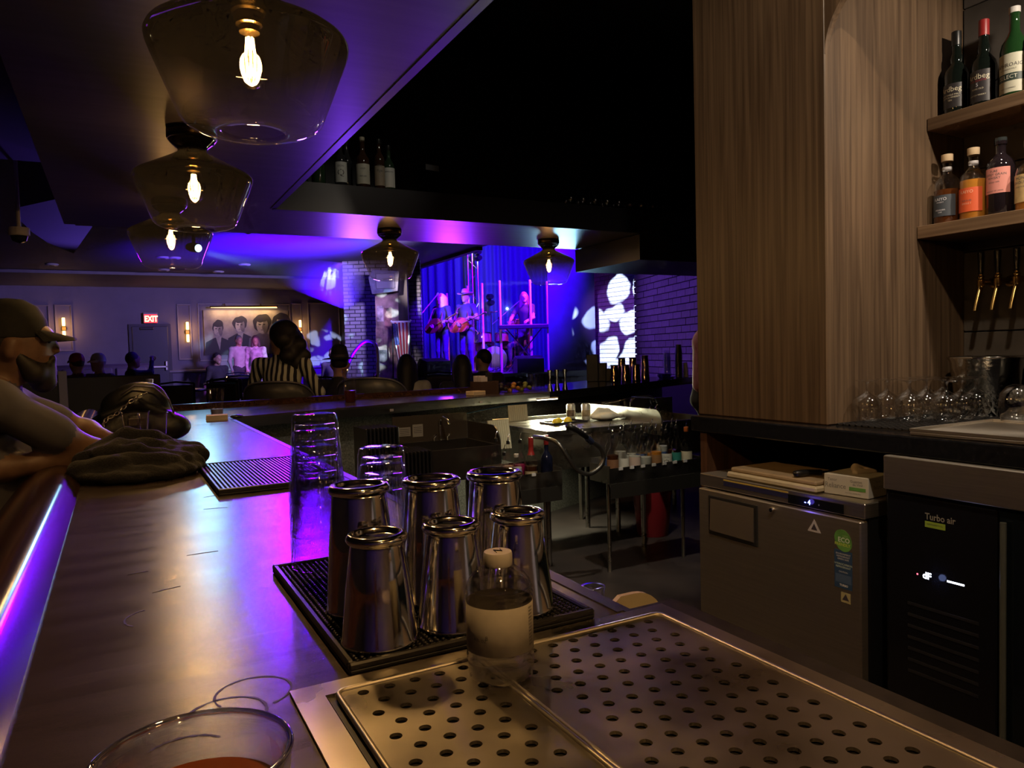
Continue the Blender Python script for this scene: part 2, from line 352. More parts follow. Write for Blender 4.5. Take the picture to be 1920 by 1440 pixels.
struct(B().box(-6, 12.5, -2.5, 22, -.1, 0).build('floor', M('dark_floor', (.045, .035, .035), .45, var=.3, vscale=4)))
struct(B().box(-6, 4.2, 7.9, 20.5, 0, .25).build('floor_platform', M('dark_carpet', (.03, .025, .03), .9, var=.3, vscale=30)))
struct(B().box(-6, 12.5, -2.5, -2.35, 0, 4.4).build('wall_front', plaster))
struct(B().box(-6.15, -6, -2.5, 22, 0, 4.4).build('wall_left', plaster))
struct(B().box(12.4, 12.55, -2.5, 22, 0, 4.4).build('wall_side', black))
wb = struct(B().box(-6, 12.5, 20.5, 20.65, 0, 4.4).build('wall_back', plaster))
mould = M('painted_moulding', (.22, .20, .26), .45)
def panel_frame(parent, x0, x1, z0, z1, y, w=.035, d=.03):
    b = B()
    for a in ((x0, x1, z0, z0+w), (x0, x1, z1-w, z1), (x0, x0+w, z0+w, z1-w), (x1-w, x1, z0+w, z1-w)):
        b.box(a[0], a[1], y-d, y, a[2], a[3], .008)
    o = b.build('panel_moulding', mould, parent); return o
for x0, x1, z0, z1 in ((-1.75, -1.34, 1.55, 2.80), (-1.24, -.88, 1.69, 2.81), (1.40, 1.73, 1.41, 2.84), (1.89, 4.20, 1.36, 2.86), (4.25, 4.52, 1.33, 2.88), (4.68, 5.57, 1.30, 2.90)):
    panel_frame(wb, x0, x1, z0, z1, 20.5)
B().box(-6, 5.7, 20.42, 20.5, 1.10, 1.16, .01).build('chair_rail', mould, wb)
# exit door
d1 = B().box(.30, 1.24, 20.44, 20.52, .25, 2.33).build('door_1', M('door_frame_paint', (.05, .045, .07), .5)); struct(d1)
B().box(.37, 1.17, 20.41, 20.45, .26, 2.27, .01).build('door_leaf', M('door_paint', (.055, .055, .085), .45), d1)
B().box(.62, 1.13, 20.33, 20.37, 1.235, 1.285, .01).box(1.08, 1.13, 20.33, 20.42, 1.17, 1.40, .01).box(.62, .67, 20.36, 20.42, 1.22, 1.30).build('push_bar', M('satin_aluminium', (.7, .7, .75), .35, .8), d1)
B().box(.55, .85, 20.36, 20.42, 2.19, 2.25, .01).build('door_closer', dark, d1)
# ceilings
struct(B().box(-6, 5.9, 5.2, 17.6, 3.30, 3.42).build('ceiling', ceilm))
struct(B().box(-6, 5.9, 17.6, 20.5, 3.24, 3.42).build('ceiling_rear', ceilm))
struct(B().box(5.9, 12.5, 5.2, 20.5, 4.40, 4.5).build('ceiling_stage', black))
struct(B().box(5.78, 5.9, 12, 20.5, 3.24, 4.45).build('wall_proscenium', black))
struct(B().box(.815, 12.5, -2.5, 5.2, 3.60, 3.72).build('ceiling_bar', black))
struct(B().box(-6, -.24, -2.5, 5.2, 2.62, 2.74).build('ceiling_left', ceilm))
struct(B().box(-6, -.24, 5.2, 5.3, 2.62, 3.30).build('trim_1', ceilm))
# lowered curved panel of the ceiling
pp = [(-.56, 6.2), (-.24, 5.7), (-.24, 6.85), (-.12, 6.85), (-.33, 8.6), (-.50, 7.9), (-.57, 7.3), (-.60, 6.7)]
struct(B().prism(pp, 2.50, 3.30).build('ceiling_bulkhead', M('bulkhead_paint', (.30, .28, .36), .7)))
# soffits above the bar, with the bottle ledge on top of the far one
so = struct(B().box(-.24, .815, -2.4, 5.2, 2.24, 2.40).build('ceiling_soffit', soffm))
B().box(.80, .83, -2.4, 4.31, 2.238, 2.42).build('edge_trim', dark, so)
sf = struct(B().box(.815, 3.42, 4.33, 5.2, 2.24, 2.40).box(3.42, 7.2, 4.33, 5.2, 2.245, 2.40).build('ceiling_ledge', soffm))
B().box(.815, 7.2, 4.30, 4.33, 2.236, 2.405).build('edge_trim', dark, sf)
struct(B().box(-.24, .0, -2.4, 5.2, 2.40, 3.6).build('wall_upper', black))
struct(B().box(.0, 7.2, 5.08, 5.2, 2.40, 3.6).build('ledge_light_block', black))  # added black sheet, keeps the hall floods off the bar ceiling
struct(B().box(.815, 2.0, -2.4, -.55, 2.24, 2.40).build('ceiling_near', soffm))
struct(B().box(3.42, 7.2, 4.34, 5.2, 2.05, 2.235).build('ceiling_drop', black))

# brick walls: every brick its own piece
brickm = [M('painted_brick_%d' % i, (.30*f, .27*f, .33*f), .7, var=.12, vscale=14, bump=.3, bscale=40) for i, f in enumerate((1., .88, 1.1))]
mortar = M('dark_mortar', (.04, .035, .05), .9)
def brick_wall(name, p0, p1, z0, z1, L, Hh, back=.12):
    p0 = Vector((*p0, 0)); p1 = Vector((*p1, 0)); d = p1-p0; ln = d.length; ang = math.atan2(d.y, d.x)
    w_ = struct(B().box(0, ln, .012, back, 0, z1).build(name, mortar, loc=p0, rot=(0, 0, ang)))
    g = .008; full = [B().box(0, L-g, -.012, .012, 0, Hh-g, .004) for _ in range(3)]
    me = [b.build('brick', brickm[i], w_) for i, b in enumerate(full)]; datas = [o.data for o in me]
    half = B().box(0, L/2-g, -.012, .012, 0, Hh-g, .004).build('brick', brickm[1], w_); hd = half.data
    for o in me+[half]: bpy.data.objects.remove(o)
    r = 0; z = z0
    while z < z1-Hh*.5:
        x = 0.; odd = r % 2
        while x < ln-.02:
            if odd and x == 0: o = bpy.data.objects.new('brick', hd); step = L/2
            elif x+L > ln+.01:
                if x+L/2 > ln+.01: break
                o = bpy.data.objects.new('brick', hd); step = L/2
            else: o = bpy.data.objects.new('brick', random.choice(datas)); step = L
            o.parent = w_; o.location = (x, random.uniform(-.002, .003), z); COL.objects.link(o); x += step
        z += Hh; r += 1
    return w_
brick_wall('wall_brick', (6.50, 8.38), (5.72, 5.95), .98, 2.66, .25, .0855)
brick_wall('wall_stage_side', (9.26, 13.42), (9.36, 11.5), .85, 3.62, .29, .092)
# small white switch plate on the near brick wall
sw = thing('switch_plate', 'small pale square switch plate on the dark brick wall', 'switch', (5.83, 6.30, 1.80), math.atan2(-2.43, -.78))
B().box(-.05, .05, -.03, -.016, -.06, .06, .004).build('plate', M('pale_plastic', (.55, .52, .6), .5), sw)
B().box(-.012, .012, -.034, -.028, -.02, .02).build('rocker', M('white_plastic', (.75, .72, .75), .4), sw)

# ---------------------------------------------------------------- stage shell
stage = struct(B().box(4.25, 12.2, 12.95, 19.4, 0, .95).build('floor_stage', M('stage_deck', (.05, .045, .05), .35)))
B().box(4.25, 12.2, 12.90, 12.95, .86, .97).build('edge_trim', black, stage)
struct(B().box(0, .98, -.06, .06, 0, 3.8).build('wall_stage_panel', M('navy_panel', (.05, .05, .13), .30, var=.35, vscale=1.6), loc=(8.10, 13.40, 0), rot=(0, 0, math.atan2(-.48, .88))))
cm = M('blue_curtain', (.035, .03, .16), .9)
def curtain(name, x0, y0, x1, y1, z0, z1, folds, amp):
    d = Vector((x1-x0, y1-y0)); L = d.length; nrm = Vector((-d.y, d.x))/L; n = folds*8
    def fn(u, v):
        o = amp*math.sin(u*folds*2*PI+1.3*math.sin(u*17))*(.6+.4*(1-v)); return (x0+d.x*u+nrm.x*o, y0+d.y*u+nrm.y*o, z0+(z1-z0)*v)
    b = B().grid(fn, n, 6); k = len(b.v)
    b.grid(lambda u, v: tuple(Vector(fn(u, v))+Vector((nrm.x*.02, nrm.y*.02, 0))), n, 6)
    o = b.build(name, cm, smooth=True); return o
tag(curtain('stage_curtain', 5.6, 18.9, 7.7, 17.6, .95, 4.35, 11, .07), 'blue pleated stage curtain behind the singers, left of the truss', 'curtain', 'stage curtains')
tag(curtain('stage_curtain', 7.7, 17.6, 10.6, 15.9, .95, 4.35, 14, .07), 'blue pleated stage curtain behind the drum kit, right of the truss', 'curtain', 'stage curtains')
# rough brick behind the poster column, far away: bricks only a few pixels
bt = bpy.data.materials.new('far_brick'); bt.use_nodes = True; t_ = bt.node_tree; n_ = t_.nodes
br = n_.new('ShaderNodeTexBrick'); tcb = n_.new('ShaderNodeTexCoord'); mpb = n_.new('ShaderNodeMapping'); mpb.inputs['Rotation'].default_value = (PI/2, 0, 0)
br.inputs['Scale'].default_value = 1; br.inputs['Brick Width'].default_value = .22; br.inputs['Row Height'].default_value = .075; br.inputs['Mortar Size'].default_value = .009
br.inputs['Color1'].default_value = (.30, .28, .32, 1); br.inputs['Color2'].default_value = (.24, .22, .26, 1); br.inputs['Mortar'].default_value = (.03, .03, .035, 1)
t_.links.new(tcb.outputs['Object'], mpb.inputs[0]); t_.links.new(mpb.outputs[0], br.inputs['Vector']); t_.links.new(br.outputs['Color'], n_['Principled BSDF'].inputs['Base Color']); n_['Principled BSDF'].inputs['Roughness'].default_value = .8
struct(B().box(0, 1.55, 0, .15, 0, 3.3).build('wall_stage_left', bt, loc=(4.06, 14.62, 0), rot=(0, 0, math.atan2(-.42, .78))))
struct(B().box(5.58, 5.78, 18.6, 20.5, 0, 3.3).build('wall_jamb', black))

# ---------------------------------------------------------------- back-bar wall, column and arch
struct(B().box(2.86, 3.0, -2.4, 2.28, 0, 3.6).build('wall_right', M('grout', (.03, .028, .026), .9)))
wr = bpy.data.objects['wall_right']
stone = [M('slate_tile_%d' % i, c, .42, var=.35, vscale=5, bump=.12, bscale=12) for i, c in enumerate(((.085, .072, .062), (.10, .085, .075), (.07, .06, .052)))]
td = [B().box(0, .02, 0, .296, 0, .296, .002).build('tile', mm, wr).data for mm in stone]
for o in [o for o in wr.children]: bpy.data.objects.remove(o)
for i in range(4):
    for j in range(6):
        o = bpy.data.objects.new('tile', td[(i*2+j*5) % 3]); o.parent = wr; o.location = (2.84, 1.36-.3*i, 1.13+.3*j); COL.objects.link(o)
co = struct(B().box(2.08, 2.86, 1.66, 2.28, 1.125, 3.6, .004).build('column', walnut))
R0 = .20; zs = 2.345
arc = [(1.66-R0+R0*math.cos(a), zs+R0*math.sin(a)) for a in [PI/2*k/16 for k in range(17)]]+[(.42+R0+R0*math.cos(a), zs+R0*math.sin(a)) for a in [PI/2+PI/2*k/16 for k in range(17)]]
poly = arc+[(.42, 3.6), (1.66, 3.6)]
b = B(); n = len(poly)
b.add([(2.08, y, z) for y, z in poly]+[(2.105, y, z) for y, z in poly], [tuple(range(n)), tuple(range(n, 2*n))[::-1]]+[(i, n+i, n+(i+1) % n, (i+1) % n) for i in range(n)])
b.build('arch_panel', walnut, co)
struct(B().box(2.08, 2.86, -.60, .42, 1.125, 3.6).build('column', walnut))

# ================================================================== BAR
ctop = M('counter_laminate', (.060, .045, .040), .24, var=.10, vscale=4, stretch=(1, 6, 1), rvar=.03, bump=.05, bscale=300, coat=0)
railm = wood('dark_rail_wood', (.022, .010, .006), (.05, .022, .012), .16, 1, 10, .03)
granite = M('black_granite', (.010, .010, .012), .16, var=.4, vscale=60)
bar = thing('bar_counter', 'long brown bar counter running away from the viewer, wooden armrest rail on its outer side', 'bar counter', (0, 0, 0))
B().prism([(-.10, -1.2), (.622, -1.2), (.622, .735), (.555, .735), (.555, 4.45), (-.10, 4.45)], 1.03, 1.07).build('countertop', ctop, bar)
B().prism([(.600, -1.2), (.628, -1.2), (.628, .742), (.548, .742), (.548, .720), (.600, .720)], 1.005, 1.0712).build('bevelled_edge', M('counter_edge', (.03, .028, .03), .35, var=.3, vscale=40), bar)
B().prism([(.538, .742), (.558, .742), (.558, 4.45), (.538, 4.45)], 1.005, 1.0712).build('inner_edge', M('counter_edge', (.03, .028, .03), .35), bar)
rp = [(-.10, 1.062), (-.10, 1.074), (-.128, 1.098), (-.140, 1.106), (-.165, 1.110), (-.20, 1.104), (-.24, 1.082), (-.268, 1.045), (-.272, 1.015), (-.255, .995), (-.20, .99), (-.10, 1.0)]
def rail_along(p, q, prof=rp):
    """profile swept along p->q; profile x is measured across, inner side at -.10"""
    b = B(); n = len(prof); p = Vector(p); q = Vector(q); d = (q-p).normalized(); side = Vector((d.y, -d.x))
    for P in (p, q):
        for x, z in prof: o = P+side*(x+.10); b.v.append((o.x, o.y, z))
    b.f = [(i, (i+1) % n, n+(i+1) % n, n+i) for i in range(n)]+[tuple(range(n))[::-1], tuple(range(n, 2*n))]; b.m = [0]*len(b.f); return b
o = rail_along((-.10, -1.2), (-.10, 5.35)).build('armrest_rail', railm, bar, smooth='auto')
B().box(-.06, -.03, -1.2, 5.0, 0, 1.03).build('outer_panel', dark, bar)
B().box(.44, .46, -1.2, 4.6, 0, 1.03).build('inner_panel', black, bar)
# stains, ring marks and scratches left on the top
st = M('dried_stain', (.03, .022, .02), .6)
def ring(cx, cy, r, a0, a1, w=.0012):
    b = B(); n = 36
    for i in range(n+1):
        a = a0+(a1-a0)*i/n; ww = w*(.5+random.random())
        for rr in (r-ww, r+ww): b.v.append((cx+rr*math.cos(a), cy+rr*math.sin(a), 1.0704))
    b.f = [(2*i, 2*i+1, 2*i+3, 2*i+2) for i in range(n)]; b.m = [0]*n; return b
for a in ((.105, .755, .036, -1.2, 3.6), (.075, .72, .036, -.5, 2.9), (.03, 1.05, .036, 1.9, 3.9), (.035, .66, .036, .6, 2.4)): ring(*a).build('glass_ring_mark', st, bar)
for x, y, l, a in ((.17, 1.90, .06, .4), (.09, 1.35, .05, .05), (.03, 1.16, .04, .3), (.205, 1.17, .03, 1.0), (.155, 1.75, .05, -.2), (.0, 1.28, .03, .2), (.33, 2.45, .20, .1)):
    B().prism([(x, y), (x+l*math.cos(a), y+l*math.sin(a)-.001), (x+l*math.cos(a), y+l*math.sin(a)), (x+l*.4*math.cos(a), y+l*.4*math.sin(a)+.0025)], 1.0701, 1.0705).build('scratch', st, bar)
fb = thing('bar_counter', 'far stretch of the bar counter with a stainless apron, in front of the seated audience', 'bar counter', (0, 0, 0))
F = [(.555, 4.45), (2.5, 5.02), (3.05, 5.06)]
B().prism([(-.10, 4.45), (.555, 4.45), (2.5, 5.02), (3.05, 5.06), (3.05, 5.72), (2.7, 5.62), (-.10, 5.25)], 1.03, 1.07).build('countertop', M('far_counter_top', (.06, .045, .05), .22, var=.2, vscale=5), fb)
for p, q in (((3.05, 5.72), (2.7, 5.62)), ((2.7, 5.62), (-.10, 5.25))):
    rail_along(q, p).build('armrest_rail', railm, fb, smooth='auto')
b = B()
for (x0, y0), (x1, y1) in zip(F[:-1], F[1:]):
    d = Vector((x1-x0, y1-y0)).normalized(); nn = Vector((d.y, -d.x))*.006
    b.add([(x0, y0, 1.005), (x1, y1, 1.005), (x1, y1, 1.06), (x0, y0, 1.06), (x0+nn.x, y0+nn.y, 1.005), (x1+nn.x, y1+nn.y, 1.005), (x1+nn.x, y1+nn.y, 1.06), (x0+nn.x, y0+nn.y, 1.06)], [(4, 5, 6, 7), (3, 2, 1, 0), (7, 6, 2, 3), (0, 1, 5, 4)])
b.build('apron', M('apron_steel', (.26, .25, .26), .28, 1., var=.1, vscale=6), fb)
for x, y in ((1.62, 4.757), (2.40, 4.985)): B().box(x-.012, x+.012, y-.012, y-.002, 1.02, 1.035).build('screw_plate', M('pale_plastic', (.55, .52, .6), .5), fb)
speck = M('speckled_panel', (.22, .21, .19), .7, var=.5, vscale=90, bump=.3, bscale=120)
B().prism([(.46, 4.75), (2.45, 5.30), (3.0, 5.34), (4.3, 5.87), (5.4, 6.5), (5.35, 6.55), (4.25, 5.95), (2.95, 5.44), (2.4, 5.4), (.4, 4.85)], 0, 1.03).build('inner_panel', speck, fb)
fc = thing('bar_counter', 'black granite stretch of the bar counter with thick polished edge, near the brick wall', 'bar counter', (0, 0, 0))
B().prism([(3.05, 5.06), (4.4, 5.62), (5.70, 6.22), (5.15, 7.05), (4.2, 6.45), (3.05, 5.72)], 1.0, 1.07).build('countertop', granite, fc)
B().prism([(3.15, 5.5), (4.3, 5.9), (5.2, 6.5), (5.0, 6.8), (4.1, 6.2), (3.15, 5.68)], 0, 1.0).build('outer_panel', dark, fc)

# ---------------------------------------------------------------- drip tray set into the counter
tray = thing('drip_tray', 'stainless steel drip tray with two perforated plates set into the counter', 'drip tray', (0, 0, 1.07))
X0, X1, Y0, Y1 = .165, .572, -.60, .703
fr = B()
fr.prism([(X0-.030, Y0), (X0-.002, Y0), (X0-.002, Y1+.0), (X0-.030, Y1+.028)], .0005, .0035)
fr.prism([(X0-.030, Y1+.028), (X0-.002, Y1), (X1+.002, Y1), (X1+.028, Y1+.028)], .0005, .0035)
fr.prism([(X1+.028, Y1+.028), (X1+.002, Y1), (X1+.002, Y0), (X1+.028, Y0)], .0005, .0035)
fr.build('flange', steel_h, tray)
B().box(X0, X1, Y0, Y1, .0004, .0010).build('well', M('tray_well', (.02, .018, .016), .5), tray)
def holes(x0, x1, y0, y1, px, py, r, z):
    """plate with staggered round holes, each hole a real opening"""
    b = B(); ny = int((y1-y0)/py); nx = int((x1-x0)/px); ox = (x1-x0-nx*px)/2
    seg = 16
    for j in range(ny):
        ya = y1-(j+1)*py; off = (px/2 if j % 2 else 0)
        xa = x0; cells = []
        cuts = [x0]+[x0+ox+off+i*px for i in range(0, nx+1) if x0+.004 < x0+ox+off+i*px < x1-.004]+[x1]
        for c0, c1 in zip(cuts[:-1], cuts[1:]):
            if c1-c0 < px*.98: b.add([(c0, ya, z), (c1, ya, z), (c1, ya+py, z), (c0, ya+py, z)], [(0, 1, 2, 3)]); continue
            cx, cyy = (c0+c1)/2, ya+py/2; v = []; 
            for i in range(seg):
                a = 2*PI*(i+.5)/seg; ca, sa = math.cos(a), math.sin(a); v.append((cx+r*ca, cyy+r*sa, z))
            for i in range(seg):
                a = 2*PI*(i+.5)/seg; ca, sa = math.cos(a), math.sin(a); s_ = min((c1-c0)/2/max(abs(ca), 1e-6), py/2/max(abs(sa), 1e-6)); v.append((cx+s_*ca, cyy+s_*sa, z))
            for sx, sy in ((1, 1), (-1, 1), (-1, -1), (1, -1)): v.append((cx+sx*(c1-c0)/2, cyy+sy*py/2, z))
            for i in range(seg): v.append((v[i][0], v[i][1], z-.003))
            f = [(i, seg+i, seg+(i+1) % seg, (i+1) % seg) for i in range(seg)]+[(3*seg+4-seg+i, i, (i+1) % seg, 3*seg+4-seg+(i+1) % seg) for i in range(seg)]
            # fill the four corners
            for q, (lo_) in enumerate((0, 1, 2, 3)):
                a_c = math.atan2((py/2)*(1 if q < 2 else -1), ((c1-c0)/2)*(1 if q in (0, 3) else -1)) % (2*PI)
                k_ = int(math.floor(a_c/(2*PI)*seg-.5)) % seg; f.append((seg+k_, 2*seg+q, seg+(k_+1) % seg))
            b.add(v, f)
    yr = y1-ny*py
    if yr > y0+.001: b.add([(x0, y0, z), (x1, y0, z), (x1, yr, z), (x0, yr, z)], [(0, 1, 2, 3)])
    return b
def bead(x0, x1, y0, y1, r=.0032, z=.005):
    pts = []; c = .010
    for (cx, cy_, a0) in ((x1-c, y1-c, 0), (x0+c, y1-c, PI/2), (x0+c, y0+c, PI), (x1-c, y0+c, 1.5*PI)):
        for k in range(5): a = a0+PI/2*k/4; pts.append((cx+c*math.cos(a), cy_+c*math.sin(a), z))
    pts.append(pts[0]); return B().tube(pts, r, 6, cap=False)
xm = .325
for (a, c) in ((X0+.008, xm-.001), (xm+.003, X1-.001)):
    pl = holes(a+.003, c-.003, Y0+.01, Y1-.006, .0265, .0235, .0056, .0056).build('perforated_plate', steel_h, tray)
    bead(a, c, Y0+.006, Y1-.002).build('rolled_rim', steel, pl, smooth=True)

# ---------------------------------------------------------------- rubber mats
mat1 = thing('bar_mat', 'black studded rubber bar mat under the shakers, beside the drip tray', 'bar mat', (.350, .952, 1.0702))
wx, wy = .153, .213
B().box(-wx, wx, -wy, wy, 0, .006, .002).build('base', rubber, mat1)
rim = B()
for a in ((-wx, wx, -wy, -wy+.008), (-wx, wx, wy-.008, wy), (-wx, -wx+.008, -wy+.008, wy-.008), (wx-.008, wx, -wy+.008, wy-.008)): rim.box(a[0], a[1], a[2], a[3], .004, .0125, .002)
rim.build('rim', M('rubber_rim', (.016, .015, .018), .38), mat1)
sb = B(); s0 = B().lathe([(.0028, 0), (.0026, .004), (.0014, .0052)], 6, cap1=True)
for i in range(40):
    for j in range(56):
        x = -wx+.012+i*.0072; y = -wy+.012+j*.0072
        if x < wx-.011 and y < wy-.011: sb.add([(p[0]+x, p[1]+y, p[2]+.006) for p in s0.v], s0.f)
tag(sb.build('studs', M('rubber_studs', (.014, .013, .016), .42), mat1), kind='stuff')
mat2 = thing('bar_mat', 'black ribbed rubber bar mat further along the counter, by the knit garment', 'bar mat', (.352, 2.15, 1.0702))
wx, wy = .150, .255
B().box(-wx, wx, -wy, wy, 0, .006, .002).build('base', rubber, mat2)
rim = B()
for a in ((-wx, wx, -wy, -wy+.008), (-wx, wx, wy-.008, wy), (-wx, -wx+.008, -wy+.008, wy-.008), (wx-.008, wx, -wy+.008, wy-.008)): rim.box(a[0], a[1], a[2], a[3], .004, .0165, .002)
rim.build('rim', M('rubber_rim', (.016, .015, .018), .38), mat2)
rb = B()
for i in range(27): x = -wx+.014+i*.0102; rb.box(x, x+.0045, -wy+.01, wy-.01, .006, .0145)
tag(rb.build('ribs', M('rubber_ribs', (.02, .018, .024), .35), mat2), kind='stuff')

# ================================================================== LAMPS
smoke = thin('smoked_glass', refl=(1, .97, .9), rough=.02, base=.03, edge=.55, grad=(-.30, (.93, .91, .88), -.15, (.045, .038, .034)), dust=.0015)
bulbg = thin('bulb_glass', (1, .93, .8), rough=.02, base=.02, edge=.35)
bronze = M('bronze', (.10, .065, .03), .3, 1.)
def pendant(loc, label, power=13., sc=1.06):
    t = thing('ceiling_lamp', label, 'lamp', loc, group='smoked glass lamps along the bar soffit')
    B().lathe([(.001, 0), (.080, 0), (.082, -.006), (.082, -.028), (.078, -.033), (.040, -.034)], 32).build('canopy', bronze, t, smooth='auto')
    B().lathe([(.030, -.033), (.030, -.085), (.034, -.088), (.034, -.100), (.029, -.104), (.026, -.125), (.020, -.128), (.020, -.140), (.001, -.140)], 24).build('stem', brass, t, smooth='auto')
    B().lathe([(.078, -.036), (.070, -.046), (.050, -.062), (.0465, -.070), (.052, -.080), (.085, -.098), (.135, -.124), (.178, -.146), (.190, -.155), (.194, -.163), (.192, -.175), (.186, -.192), (.142, -.302), (.136, -.316), (.124, -.327), (.105, -.334), (.075, -.340), (.062, -.341), (.060, -.336), (.062, -.331)], 64).build('glass_shade', smoke, t, smooth=True)
    bl = B().lathe([(.016, -.128), (.016, -.140), (.020, -.152), (.028, -.178), (.031, -.205), (.027, -.228), (.014, -.247), (.001, -.252)], 24).build('bulb', bulbg, t, smooth=True)
    f = B()
    for i in range(6):
        a = 2*PI*i/6; f.tube([(.006*math.cos(a), .006*math.sin(a), -.150), (.010*math.cos(a+.3), .010*math.sin(a+.3), -.185), (.007*math.cos(a+.6), .007*math.sin(a+.6), -.226)], .0022, 5)
    f.build('filament', glow('filament_glow', (1.0, .60, .18), 95), bl)
    t.scale = (sc, sc, sc)
    l = light('lamp_light', 'POINT', (0, 0, -.19), power, (1.0, .60, .24), shadow_soft_size=.03); l.parent = t
    return t
for x, y, lb in ((.280, 1.66, 'largest smoked glass lamp, nearest the viewer above the long counter'), (.280, 2.95, 'second smoked glass lamp along the counter, overlapping the third behind it'), (.280, 4.25, 'third smoked glass lamp along the counter, smallest of that row'),
                 (1.65, 4.76, 'smoked glass lamp over the far counter, above the poster column'), (2.93, 4.82, 'smoked glass lamp over the far counter, in front of the keyboard player'), (.275, .30, 'smoked glass lamp overhead, just above the drip tray'), (.275, -.95, 'smoked glass lamp over the counter behind the viewer'), (1.45, -.95, 'smoked glass lamp over the near end of the aisle, behind the viewer')):
    pendant((x, y, 2.24), lb, sc=1.0 if 'far counter' in lb else 1.06)

# ================================================================== SHAKERS AND GLASSES ON THE COUNTER
chrome = M('mirror_steel', (.90, .88, .84), .10, 1., var=.05, vscale=30, aniso=.85)
def tin(loc, label, h, rm, rb, rz=0, name='cocktail_shaker', cat='shaker', grp='upturned steel shakers on the rubber mat', mat=chrome):
    t = thing(name, label, cat, loc, rz, grp)
    B().lathe([(rm-.0015, .001), (rm, 0), (rm+.0012, .0015), (rm+.0006, .004), (rm-.0004, .006), (rm-(rm-rb)*.5, h*.5), (rb, h-.015), (rb-.0008, h-.0125)], 48).build('body', mat, t, smooth=True)
    B().lathe([(rb-.0008, h-.0125), (rb+.003, h-.0105), (rb+.0046, h-.007), (rb+.004, h-.003), (rb+.001, h-.0005), (rb-.003, h), (rb-.005, h-.002), (rb-.0065, h-.005), (rb-.009, h-.0065), (.001, h-.0075)], 48).build('weighted_base', mat, t, smooth=True)
    return t
zt = 1.0702+.0112
for (x, y), lb in (((.247, .790), 'front left short steel shaker upside down on the mat'), ((.338, .792), 'middle short steel shaker of the front row, behind the water bottle'), ((.430, .797), 'front right short steel shaker, nearest the white bin')):
    tin((x, y, zt), lb, .122, .0425, .0300, random.random())
for (x, y), lb in (((.262, .905), 'tall steel shaker of the rear row, beside the tall glass stack'), ((.355, .893), 'tall steel shaker in the middle of the rear row'), ((.446, .890), 'tall steel shaker at the right end of the rear row')):
    tin((x, y, zt), lb, .158, .0450, .0340, random.random())
clearp = thin('clear_tumbler', (.94, .94, .96), rough=.03, base=.06, edge=1.0)
def tumbler_mesh(h=.135, rm=.0425, rb=.032):
    b = B().lathe([(rm-.002, .0), (rm, .0), (rm+.0006, .003), (rm-.001, .012), (rm-(rm-rb)*.35, h*.35), (rm-(rm-rb)*.75, h*.75), (rb+.0015, h-.010), (rb-.001, h-.001), (rb-.004, h), (.001, h)], 80, ribs=(20, .028, 3, 7))
    b.lathe([(rm-.002, 0), (rm-.004, .012), (rb-.0025, h-.016), (.001, h-.018)], 40); return b
tum = None
for (cx, cyy, n, nm) in ((.262, 1.128, 5, 'tall stack beside the rear shakers'), (.338, 1.045, 3, 'shorter stack half hidden by the rear shakers')):
    for k in range(n):
        lb = ['lowest', 'second', 'middle', 'fourth', 'topmost'][k] if n == 5 else ['lowest', 'middle', 'topmost'][k]
        if tum is None:
            o = tum = tumbler_mesh().build('plastic_tumbler', clearp, smooth=True)
        else: o = tum.copy(); COL.objects.link(o)
        o.location = (cx, cyy, zt+k*.0245); o.rotation_euler = (0, 0, k*.11)
        tag(o, '%s upturned ribbed clear tumbler in the %s' % (lb, nm), 'tumbler', 'upturned ribbed tumblers')
# water bottle
wbt = thing('water_bottle', 'small clear plastic water bottle with a white cap on the drip tray', 'bottle', (.326, .648, 1.0757), .5)
pet = thin('pet_plastic', (.97, .97, .98), rough=.03, base=.08, edge=1.0)
prof = [(.001, .007), (.012, .006), (.020, .0015), (.027, .0), (.0315, .004), (.0335, .012), (.0338, .020), (.0322, .0225), (.0338, .025), (.0322, .0275), (.0336, .030), (.0330, .0315), (.0330, .0785), (.0338, .081), (.0324, .0835), (.0338, .086), (.0324, .0885), (.0335, .091), (.0315, .097), (.0265, .104), (.0190, .110), (.0138, .1135), (.0128, .116), (.0128, .119)]
b = B().lathe(prof, 60, ribs=(5, .045, 1, 4)); b.build('body', pet, wbt, smooth=True)
wmix = bpy.data.materials.new('bottled_water'); wmix.use_nodes = True; tw_ = wmix.node_tree; tw_.nodes.remove(tw_.nodes['Principled BSDF']); wg = tw_.nodes.new('ShaderNodeBsdfGlass'); wg.inputs['IOR'].default_value = 1.33; wg.inputs['Roughness'].default_value = 0; wt = tw_.nodes.new('ShaderNodeBsdfTransparent'); ws = tw_.nodes.new('ShaderNodeMixShader'); ws.inputs[0].default_value = .28; tw_.links.new(wt.outputs[0], ws.inputs[1]); tw_.links.new(wg.outputs[0], ws.inputs[2]); tw_.links.new(ws.outputs[0], tw_.nodes['Material Output'].inputs[0])
wm = bpy.data.materials.new('water'); wm.use_nodes = True; nn = wm.node_tree.nodes['Principled BSDF']; nn.inputs['Transmission Weight'].default_value = 1; nn.inputs['IOR'].default_value = 1.33; nn.inputs['Roughness'].default_value = 0; nn.inputs['Base Color'].default_value = (.98, .99, 1, 1)
B().lathe([(r-.0009, z+.0009) for r, z in prof if .004 < r and z <= .0935]+[(.0325, .0935), (.001, .0935)], 60, ribs=(5, .045, 0, 3), cap0=True).build('water', wmix, wbt, smooth=True)
capm = M('white_cap', (.62, .58, .54), .45)
cp = B().lathe([(.0140, .1125), (.0143, .1135), (.0143, .124), (.0136, .1262), (.001, .1266)], 48, ribs=(48, .015, 1, 2)).build('cap', capm, wbt, smooth='auto')
